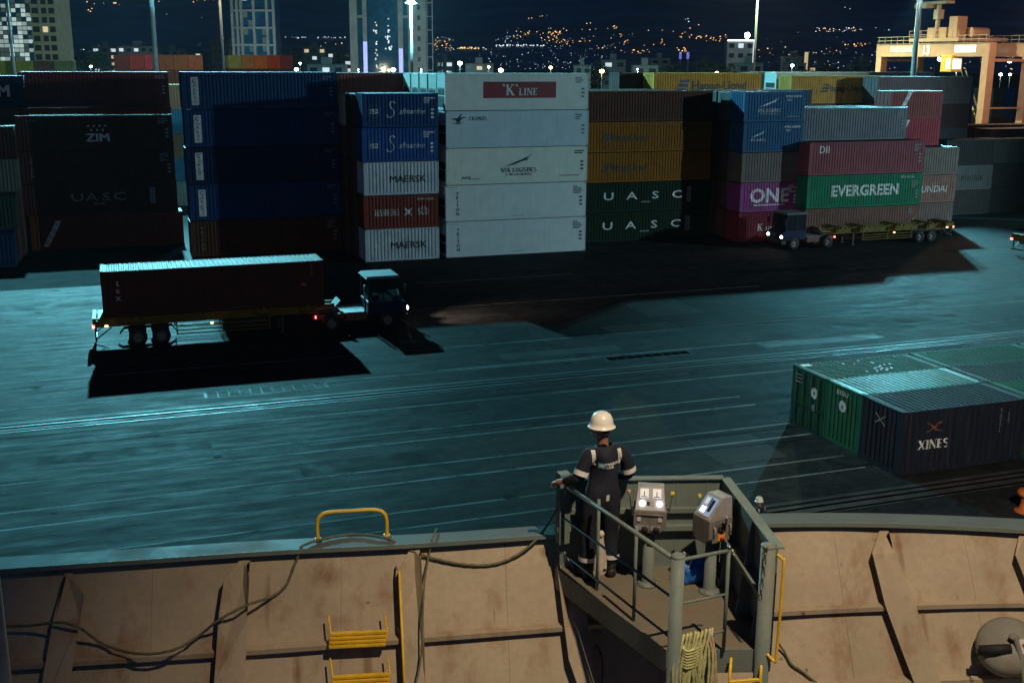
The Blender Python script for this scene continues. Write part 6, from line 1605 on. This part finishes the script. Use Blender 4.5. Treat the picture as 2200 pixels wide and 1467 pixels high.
def light_dot(kind, x, y, s):
    r = px_hill(x, y)
    if not r: return
    p, D = r; k = D * s * .46 / 2416 / 2; p = p + Vector((0, 0, k * 1.5))
    town[kind].box(p, (2 * k * rl.uniform(.8, 1.5), 2 * k, 2 * k * rl.uniform(.7, 1.1)), Matrix.Rotation(-HEAD, 3, 'Z'))
def cluster(kind, x0, x1, y0, y1, n, s=2.6, tilt=0):
    for _ in range(n):
        x = rl.uniform(x0, x1); y = rl.uniform(y0, y1) + tilt * (x - x0) / max(1, x1 - x0)
        light_dot(kind, x, y, s * rl.uniform(.6, 1.3))
cluster('warm', 185, 262, 3, 27, 22); cluster('warm', 335, 495, 0, 10, 16); cluster('warm', 118, 132, 40, 44, 2); cluster('dim', 120, 500, 4, 40, 14, 2)
cluster('white', 612, 745, 80, 83, 30, 2.2, 0); cluster('warm', 615, 760, 88, 98, 5)
cluster('warm', 930, 975, 86, 112, 26); cluster('white', 930, 975, 78, 88, 10, 2); cluster('warm', 985, 1030, 102, 106, 30, 2.6); cluster('white', 968, 1045, 103, 107, 16, 2.2)
cluster('white', 1060, 1172, 97, 100, 46, 2.8); cluster('white', 1060, 1110, 70, 92, 16, 2)
cluster('warm', 1095, 1205, 68, 84, 42); cluster('warm', 1170, 1260, 58, 96, 55); cluster('warm', 1260, 1345, 50, 90, 36); cluster('warm', 1120, 1180, 32, 42, 7, 2.2); cluster('dim', 1080, 1360, 60, 110, 60, 2)
cluster('white', 1050, 1340, 98, 150, 70, 2); cluster('dim', 940, 1345, 100, 152, 130, 1.8)
cluster('warm', 1285, 1475, 104, 116, 55); cluster('warm', 1330, 1475, 65, 100, 22); cluster('warm', 1460, 1565, 76, 90, 34); cluster('white', 1472, 1520, 40, 52, 12, 2.2); cluster('warm', 1470, 1560, 40, 65, 6)
cluster('white', 1742, 1915, 60, 70, 44, 2.2); cluster('warm', 1760, 1915, 60, 68, 14, 2.4); cluster('warm', 1815, 1870, 94, 101, 14); cluster('warm', 1625, 1720, 88, 140, 14); cluster('dim', 1640, 1930, 70, 150, 90, 1.8)
cluster('white', 1735, 1930, 105, 150, 60, 2); cluster('warm', 1735, 1930, 105, 150, 34, 2.2); cluster('warm', 1990, 2200, 105, 150, 30, 2.2); cluster('white', 1990, 2200, 60, 150, 20, 2); cluster('white', 1815, 1850, 16, 22, 3, 2.4)
cluster('dim', 120, 760, 95, 152, 90, 1.9); cluster('white', 120, 760, 100, 152, 36, 2.2)
for k, (c, s) in {'warm': ((1, .5, .10), 2.6), 'white': ((.75, .92, 1), 2.0), 'dim': ((.6, .8, .9), .6)}.items():
    mt = em('town_light_' + k, c, s); o = town[k].build('town_lights', mt); tag(o, {'warm': 'scattered amber street lights over the dark hillside', 'white': 'scattered white lights of the town on the hill', 'dim': 'faint small lights of the far town'}[k], 'town lights', kind='stuff')

# buildings of the town
M['win_w'] = em('window_lit_white', (.8, .95, 1), .7); M['win_y'] = em('window_lit_amber', (1, .7, .3), .6); M['win_d'] = pm('window_dark', (.02, .03, .035), .2)
M['bld'] = {}
def facade(c):
    if c not in M['bld']: M['bld'][c] = pm('facade_plaster_%d' % len(M['bld']), c, .85, 0, .2, .3)
    return M['bld'][c]
def building(x0, x1, yt, D, c, lit, label, floors=None, roofbox=True, name='apartment_building'):
    a, b = at_d(x0, yt, D), at_d(x1, yt, D); w = (b - a).length; h = a.z; dep = max(8, w * .6)
    ang = math.atan2(b.y - a.y, b.x - a.x); mid = (a + b) / 2
    root = empty(name, (mid.x, mid.y, 0), ang, label, 'building')
    m = MB(); m.bx(-w / 2, w / 2, 0, dep, 0, h); m.build('walls', facade(c), root)
    m = MB(); m.bx(-w / 2 - .2, w / 2 + .2, -.2, dep + .2, h + .002, h + .4); m.build('roof', facade(tuple(x * .7 for x in c)), root)
    if roofbox:
        m = MB(); m.bx(-w * .15, w * .1, dep * .3, dep * .7, h + .4, h + 3); m.build('stair_house', facade(c), root)
    rb = random.Random(int(x0 * 7 + yt)); nx = max(2, int(w / 4)); fl = floors or max(1, int(h / 3.4)); ms = {'win_w': MB(), 'win_y': MB(), 'win_d': MB()}
    for j in range(fl):
        z = h - (j + 1) * (h / fl) + h / fl * .3
        if z < 3: continue
        for i in range(nx):
            x = -w / 2 + (i + .5) * w / nx; r = rb.random(); k = 'win_d' if r > lit else ('win_y' if rb.random() < .25 else 'win_w')
            ms[k].bx(x - w / nx * .28, x + w / nx * .28, -.06, -.01, z, z + h / fl * .45)
    for k, q in ms.items():
        if q.v: t = q.build('windows', M[k], root); t['kind'] = 'stuff'
    return root
G1, G2, G3, G4 = (.13, .14, .15), (.2, .2, .19), (.10, .11, .12), (.28, .28, .26)
for spec in ((140, 198, 118, 700, G3, .06, 'dark low block left of the round dark tree'), (196, 252, 101, 640, G1, .3, 'grey flats with white lit windows, left of the far red containers'), (252, 332, 100, 620, G2, .4, 'pinkish long flats with many white lit windows'), (332, 400, 108, 650, G1, .25, 'grey flats right of the thick left mast'),
             (400, 450, 112, 700, G3, .2, 'low dark flats right of the brown container ends'), (452, 482, 87, 560, G3, .04, 'tall dark narrow block left of the yellowish mast'), (482, 506, 95, 580, G2, .1, 'narrow grey block touching the concrete framed tower'),
             (596, 650, 112, 720, G3, .1, 'dark block right of the concrete framed tower'), (650, 700, 102, 600, G1, .3, 'grey flats with white lit windows left of the glass tower'), (700, 756, 112, 640, G3, .2, 'low dark flats touching the blue glass tower'), (660, 740, 140, 420, G4, .3, 'pale lit shed under the flats left of the glass tower'),
             (936, 975, 130, 560, G3, .15, 'small dark building right of the blue glass tower'), (1000, 1060, 138, 520, G4, .2, 'pale low building behind the K LINE reefer'), (1235, 1270, 142, 420, G4, .0, 'small pale shed right of the K LINE reefer'), (1295, 1345, 130, 520, G4, .1, 'pale flat roofed shed in the middle distance'), (1362, 1415, 142, 420, G4, .1, 'pale wide shed with a white roof edge'),
             (1398, 1440, 126, 600, G4, .0, 'pale box on a roof in the middle distance'), (1495, 1540, 132, 560, G3, .1, 'dark block left of the white hotel block'), (1585, 1640, 137, 430, G4, .0, 'pale low hall below the white hotel block'), (1685, 1735, 122, 620, G3, .1, 'dark stepped block right of the olive lit mast'), (1690, 1732, 137, 500, G4, .25, 'pale hall with a bright white sign'), (1735, 1800, 142, 560, G3, .2, 'low dark block left of the yard crane'), (1830, 1900, 138, 480, G3, .05, 'dark hall right beside the yard crane')):
    building(*spec)
ht = building(1563, 1622, 88, 640, (.34, .36, .36), .08, 'white hotel block outlined by white light strips', 5, False, 'hotel_building')
w = 59 * 640 / 2416; h = at_d(1563, 88, 640).z
m = MB(); m.bx(-w / 2, w / 2, -.6, -.3, h - .1, h + .7); m.bx(w / 2 - .6, w / 2, -.6, -.3, h * .35, h); m.build('light_strip', M['win_w2'] if 'win_w2' in M else em('light_strip', (.85, .95, 1), 2.5), ht)
m = MB(); m.sphere((w * .25, 3, h + 3.2), 1.6, 8); m.bx(w * .22, w * .28, 2.8, 3.2, h, h + 2); m.build('roof_lamp', M['lamp_white'], ht)
for (x, y0, y1, D, c, lab) in ((1478, 113, 127, 700, (.2, .2, 1), 'short purple lit pillar in the town'), (1462, 113, 127, 720, (.2, .2, 1), 'second short purple lit pillar in the town'), (1733, 113, 152, 520, (1, .75, .3), 'tall amber lit pillar left of the yard crane')):
    a = at_d(x, y0, D); b2 = at_d(x, y1, D); o = empty('lit_pillar', (a.x, a.y, 0), 0, lab, 'lit pillar'); m = MB(); m.bx(-.5, .5, -.5, .5, 0, a.z); m.build('shaft', M['mast'], o); m = MB(); m.bx(-.6, .6, -.6, .6, b2.z, a.z + .2); m.build('light_tube', em('pillar_light_%d' % x, c, .5), o)
# glass building at the far left
def frame_on(x0, x1, D, label, name):
    a, b = at_d(x0, 140, D), at_d(x1, 140, D); ang = math.atan2(b.y - a.y, b.x - a.x)
    return empty(name, (a.x, a.y, 0), ang, label, 'building'), (b - a).length
M['tower_conc'] = pm('tower_concrete', (.30, .32, .30), .8, 0, .18, .25); M['tower_cream'] = pm('tower_cream', (.40, .38, .26), .8, 0, .2, .3)
m_, nt, b = new_mat('tower_glass'); b.inputs['Roughness'].default_value = .12
nt.links.new(ramp(nt, noise(nt, coords(nt), .4), [(.3, (.006, .06, .12)), (.7, (.02, .12, .21))]), b.inputs['Base Color']); M['tglass'] = m_  # strong blue in the base stands in for lamp light on dark glass
M['pane_lit'] = em('pane_lit', (.75, 1, .95), .42); M['pane_dim'] = em('pane_dim', (.6, .9, .75), .05, (.05, .08, .07)); M['pane_mid'] = em('pane_mid', (.8, 1, .9), .2)
root, w = frame_on(-60, 76, 430, 'glass fronted building with dazzling lit panes at the far left', 'glass_building')
m = MB(); m.bx(0, w, .2, 18, 0, 62); m.build('core', M['tglass'], root)
rg2 = random.Random(5); nx, ny = 13, 22; dx, dz = w / nx, 1.62
pane_me = {}
for k in ('pane_lit', 'pane_dim', 'pane_mid', 'tglass'):
    mm_ = MB(); mm_.bx(.1, dx - .1, 0, .12, .14, dz - .14); pane_me[k] = mm_.mesh('pane'); pane_me[k].materials.append(M[k])
for i in range(nx):
    for j in range(ny):
        z = 5 + j * dz; u = (i - 9.3) / 2.4; v_ = (z - 22) / 9; g = math.exp(-(u * u) * .5 - v_ * v_)
        k = 'pane_lit' if rg2.random() < g * .55 else ('pane_mid' if rg2.random() < .12 + g * .5 else ('pane_dim' if rg2.random() < .55 else 'tglass'))
        mesh_obj('pane', pane_me[k], root, (i * dx, .02 + (rg2.random() * .03), z))
root, w = frame_on(76, 131, 430, 'cream tower block with dark balconies at the left', 'tower_block')
m = MB(); m.bx(0, w, 0, 14, 0, 62); m.build('walls', M['tower_cream'], root)
for j in range(16):
    for (u0, u1, dp) in ((.05, .3, .9), (.42, .62, .5), (.7, .92, .9)):
        m = MB(); m.bx(w * u0, w * u1, -.05, -.01, 5 + j * 3.4, 7.1 + j * 3.4); wd = m.build('window', M['win_d'] if (j * 7 + int(u0 * 10)) % 23 else M['win_y'], root)
    m = MB(); m.bx(w * .02, w * .34, -1.2, 0, 4.3 + j * 3.4, 5.0 + j * 3.4); m.build('balcony', M['tower_cream'], root)
point_lamp('yard_glow', tuple(at_d(60, 150, 395) + Vector((0, 0, 6))), 26000, (.95, 1, .62), root, 1) if False else None
# concrete framed tower
root, w = frame_on(504, 592, 500, 'concrete framed tower with open grid front left of centre', 'framed_tower')
m = MB(); m.bx(.4, w - .4, 1.0, 16, 0, 60); m.build('core', M['tglass'], root)
for u in (0, .12, .22, .52, .84, 1.0):
    m = MB(); m.bx(w * u - .55, w * u + .55, -.3, .9, 0, 60); m.build('column', M['tower_conc'], root)
for j in range(8):
    m = MB(); m.bx(-.6, w + .6, -.5, .9, 7 + j * 7.3, 7.9 + j * 7.3); m.build('floor_beam', M['tower_conc'], root)
rp = random.Random(8)
for j in range(16):
    for (u0, u1) in ((.24, .36), (.38, .5), (.54, .68), (.70, .82)):
        k = 'win_w' if rp.random() < .06 else ('pane_dim' if rp.random() < .2 else 'tglass')
        m = MB(); m.bx(w * u0, w * u1, .9, .99, 4.5 + j * 3.65, 7.0 + j * 3.65); m.build('pane', M[k], root)
# blue glass tower
root, w = frame_on(754, 931, 520, 'tall blue glass tower with pale concrete fins in the middle', 'glass_tower')
m = MB(); m.bx(w * .04, w * .7, 1.2, 24, 0, 70); m.build('glass_core', M['tglass'], root)
for (u0, u1, dp) in ((.0, .09, .8), (.155, .205, .4), (.58, .64, .4), (.7, .79, .6), (.79, .92, 1.2)):
    m = MB(); m.bx(w * u0, w * u1, -dp, 1.2 - .002, 0, 70); m.build('concrete_fin', M['tower_conc'], root)
for z in (34.5, 66):
    m = MB(); m.bx(w * .09, w * .155, -.2, .8, z, z + 1.2); m.bx(w * .64, w * .70, -.2, .8, z, z + 1.2); m.build('tie_beam', M['tower_conc'], root)
for j in range(14):
    m = MB(); m.bx(w * .815, w * .85, -1.26, -1.21, 6 + j * 4.6, 8 + j * 4.6); m.build('window', M['win_d'], root)
m = MB()
for u in (.93, .995): m.bx(w * u - .25, w * u + .25, -.6, 0, 0, 70)
for j in range(12): m.bx(w * .93, w * .995, -.5, -.2, 5 + j * 6, 5.5 + j * 6)
m.build('side_lattice', M['tower_conc'], root)
for u in (.18, .61):
    m = MB(); m.bx(w * u - .9, w * u + .9, -.62, -.42, 9, 24 if u < .5 else 21); m.build('purple_light_strip', em('purple_strip_%d' % int(u * 100), (.28, .28, 1), .9), root)
rp = random.Random(9)
for k in range(34):
    u = rp.gauss(.31, .012) if k < 16 else rp.gauss(.47, .02); z = rp.uniform(12, 40) if k < 16 else rp.uniform(20, 34)
    m = MB(); m.bx(w * u - .3, w * u + .3, 1.12, 1.19, z, z + rp.uniform(.4, 1.0)); m.build('lit_window', M['win_y' if k < 16 and k % 3 else 'win_w'], root)
# street lamps between yard and town
def lamp_post(x, y, D, mat, label, r=.55):
    p = at_d(x, y, D); root = empty('lamp_post', (p.x, p.y, 0), 0, label, 'street lamp', 'street lamps beyond the container yard')
    m = MB(); m.tube([(0, 0, 0), (0, 0, p.z)], [.12, .07], 8); m.build('pole', M['mast'], root); m = MB(); m.sphere((0, 0, p.z), r, 10, (1, 1, .7)); m.build('lamp', M[mat], root)
for x, y, D, k, lab, r in ((637, 149, 330, 'lamp_white', 'white street lamp above the ARKAS stack', .6), (645, 136, 380, 'lamp_white', 'smaller white street lamp above the ARKAS stack', .4), (845, 150, 320, 'lamp_warm', 'amber street lamp before the blue glass tower', .7), (836, 151, 330, 'lamp_warm', 'small amber street lamp beside the one before the blue glass tower', .35), (988, 136, 340, 'lamp_white', 'bright white street lamp right of the blue glass tower', .75),
                           (1050, 144, 330, 'lamp_warm', 'small amber street lamp left of the K LINE reefer middle', .4), (1076, 151, 320, 'lamp_warm', 'large amber street lamp over the K LINE reefer', .75), (1183, 145, 330, 'lamp_warm', 'amber street lamp over the right part of the K LINE reefer', .5), (1293, 153, 320, 'lamp_warm', 'amber street lamp right of the K LINE reefer', .7), (1540, 156, 200, 'lamp_warm', 'small amber lamp above the orange Hapag-Lloyd', .25),
                           (195, 143, 330, 'lamp_white', 'white street lamp under the dark tree at the left', .4), (1702, 141, 330, 'lamp_white', 'white street lamp left of the yard crane', .5), (2150, 160, 330, 'lamp_white', 'white street lamp seen through the crane, left of two', .5), (2170, 160, 330, 'lamp_white', 'white street lamp seen through the crane, right of two', .4), (2055, 150, 330, 'lamp_white', 'white street lamp seen through the crane middle', .6)):
    lamp_post(x, y, D, k, lab, r)
# trees
M['leaf'] = pm('dark_foliage', (.035, .06, .03), .8, 0, .4, 2); M['bark'] = pm('bark', (.06, .05, .04), .9)
def tree(x, ytop, D, wpx, label, seed):
    p = at_d(x, ytop, D); rt_ = random.Random(seed); h = p.z; r = wpx / 2 * D / 2416
    root = empty('broadleaf_tree', (p.x, p.y, 0), 0, label, 'tree', 'dark trees beyond the container yard')
    m = MB(); m.tube([(0, 0, 0), (.2, 0, h * .4), (0, .1, h * .75)], [.35, .25, .1], 7)
    for k in range(5): a = k * 1.26; m.tube([(0, 0, h * (.4 + .05 * k)), (math.cos(a) * r * .6, math.sin(a) * r * .6, h * (.6 + .05 * k))], [.12, .04], 5)
    m.build('trunk', M['bark'], root)
    m = MB()
    cl = [(rt_.gauss(0, .45) * r, rt_.gauss(0, .45) * r, h * rt_.uniform(.5, .9)) for _ in range(26)]
    for c in cl:
        for _ in range(34):
            q = Vector(c) + Vector((rt_.gauss(0, .22) * r, rt_.gauss(0, .22) * r, rt_.gauss(0, .05) * h)); s = rt_.uniform(.18, .45)
            R3 = Matrix.Rotation(rt_.uniform(0, 6.3), 3, 'Z') @ Matrix.Rotation(rt_.uniform(0, 3.1), 3, 'X')
            m.add([q + R3 @ Vector(v) * s for v in ((-1, -.5, 0), (1, -.5, 0), (1, .5, 0), (-1, .5, 0))], [(0, 1, 2, 3)])
    m.build('crown', M['leaf'], root)
for i, (x, yt, D, wpx, lab) in enumerate(((205, 105, 380, 75, 'round dark tree right of the cream tower block'), (150, 122, 400, 55, 'smaller dark tree left of the round one'), (1285, 128, 420, 50, 'dark tree between the pale sheds'), (1450, 132, 420, 60, 'dark tree left of the white hotel block'), (1560, 128, 400, 70, 'dark tree under the white hotel block'), (1745, 138, 420, 60, 'dark tree left of the yard crane'), (1845, 140, 420, 60, 'dark tree behind the yard crane leg'))):
    tree(x, yt, D, wpx, lab, 40 + i)
# fill lamps added near the towers and blocks to brighten their fronts
def town_fill_lamp(x, y, D, power, color, label):
    p = at_d(x, y, D); root = empty('lamp_post', (p.x, p.y, 0), 0, label, 'street lamp', 'street lamps beyond the container yard')
    m = MB(); m.tube([(0, 0, 0), (0, 0, p.z + .3)], [.14, .08], 8); m.build('pole', M['mast'], root); m = MB(); m.sphere((0, 0, p.z + .5), .3, 8, (1, 1, .6)); m.build('lamp', M['lamp_white'], root)
    point_lamp('fill_light', (p.x, p.y, p.z), power, color, root, .3)
town_fill_lamp(40, 150, 385, 14000, (.95, 1, .6), 'added fill lamp lighting the glass building at the left')
town_fill_lamp(548, 152, 462, 26000, (.75, .95, 1), 'added fill lamp lighting the concrete framed tower')
town_fill_lamp(905, 152, 470, 26000, (.7, .95, 1), 'added fill lamp lighting the fins of the blue glass tower')
town_fill_lamp(770, 152, 475, 12000, (.95, 1, .7), 'added fill lamp lighting the left fin of the blue glass tower')
town_fill_lamp(280, 146, 570, 16000, (.8, .9, 1), 'added fill lamp lighting the flats at the left')
town_fill_lamp(1595, 150, 600, 16000, (.8, 1, 1), 'added fill lamp lighting the white hotel block')
town_fill_lamp(1370, 152, 390, 9000, (.8, 1, .9), 'added fill lamp lighting the pale sheds')

# ------------------------------------------------------------------ night haze
m_, nt, b = new_mat('night_haze'); nt.nodes.remove(b)
pv = N(nt, 'ShaderNodeVolumePrincipled'); pv.inputs['Density'].default_value = HAZE; pv.inputs['Color'].default_value = (.85, .92, 1, 1)
nt.links.new(pv.outputs[0], nt.nodes['Material Output'].inputs['Volume'])
m = MB(); m.bx(-7600, 7600, -450, 7600, -7.2, 900)
o = m.build('haze', m_); tag(o, 'thin night haze over the port and town', 'haze', kind='stuff')
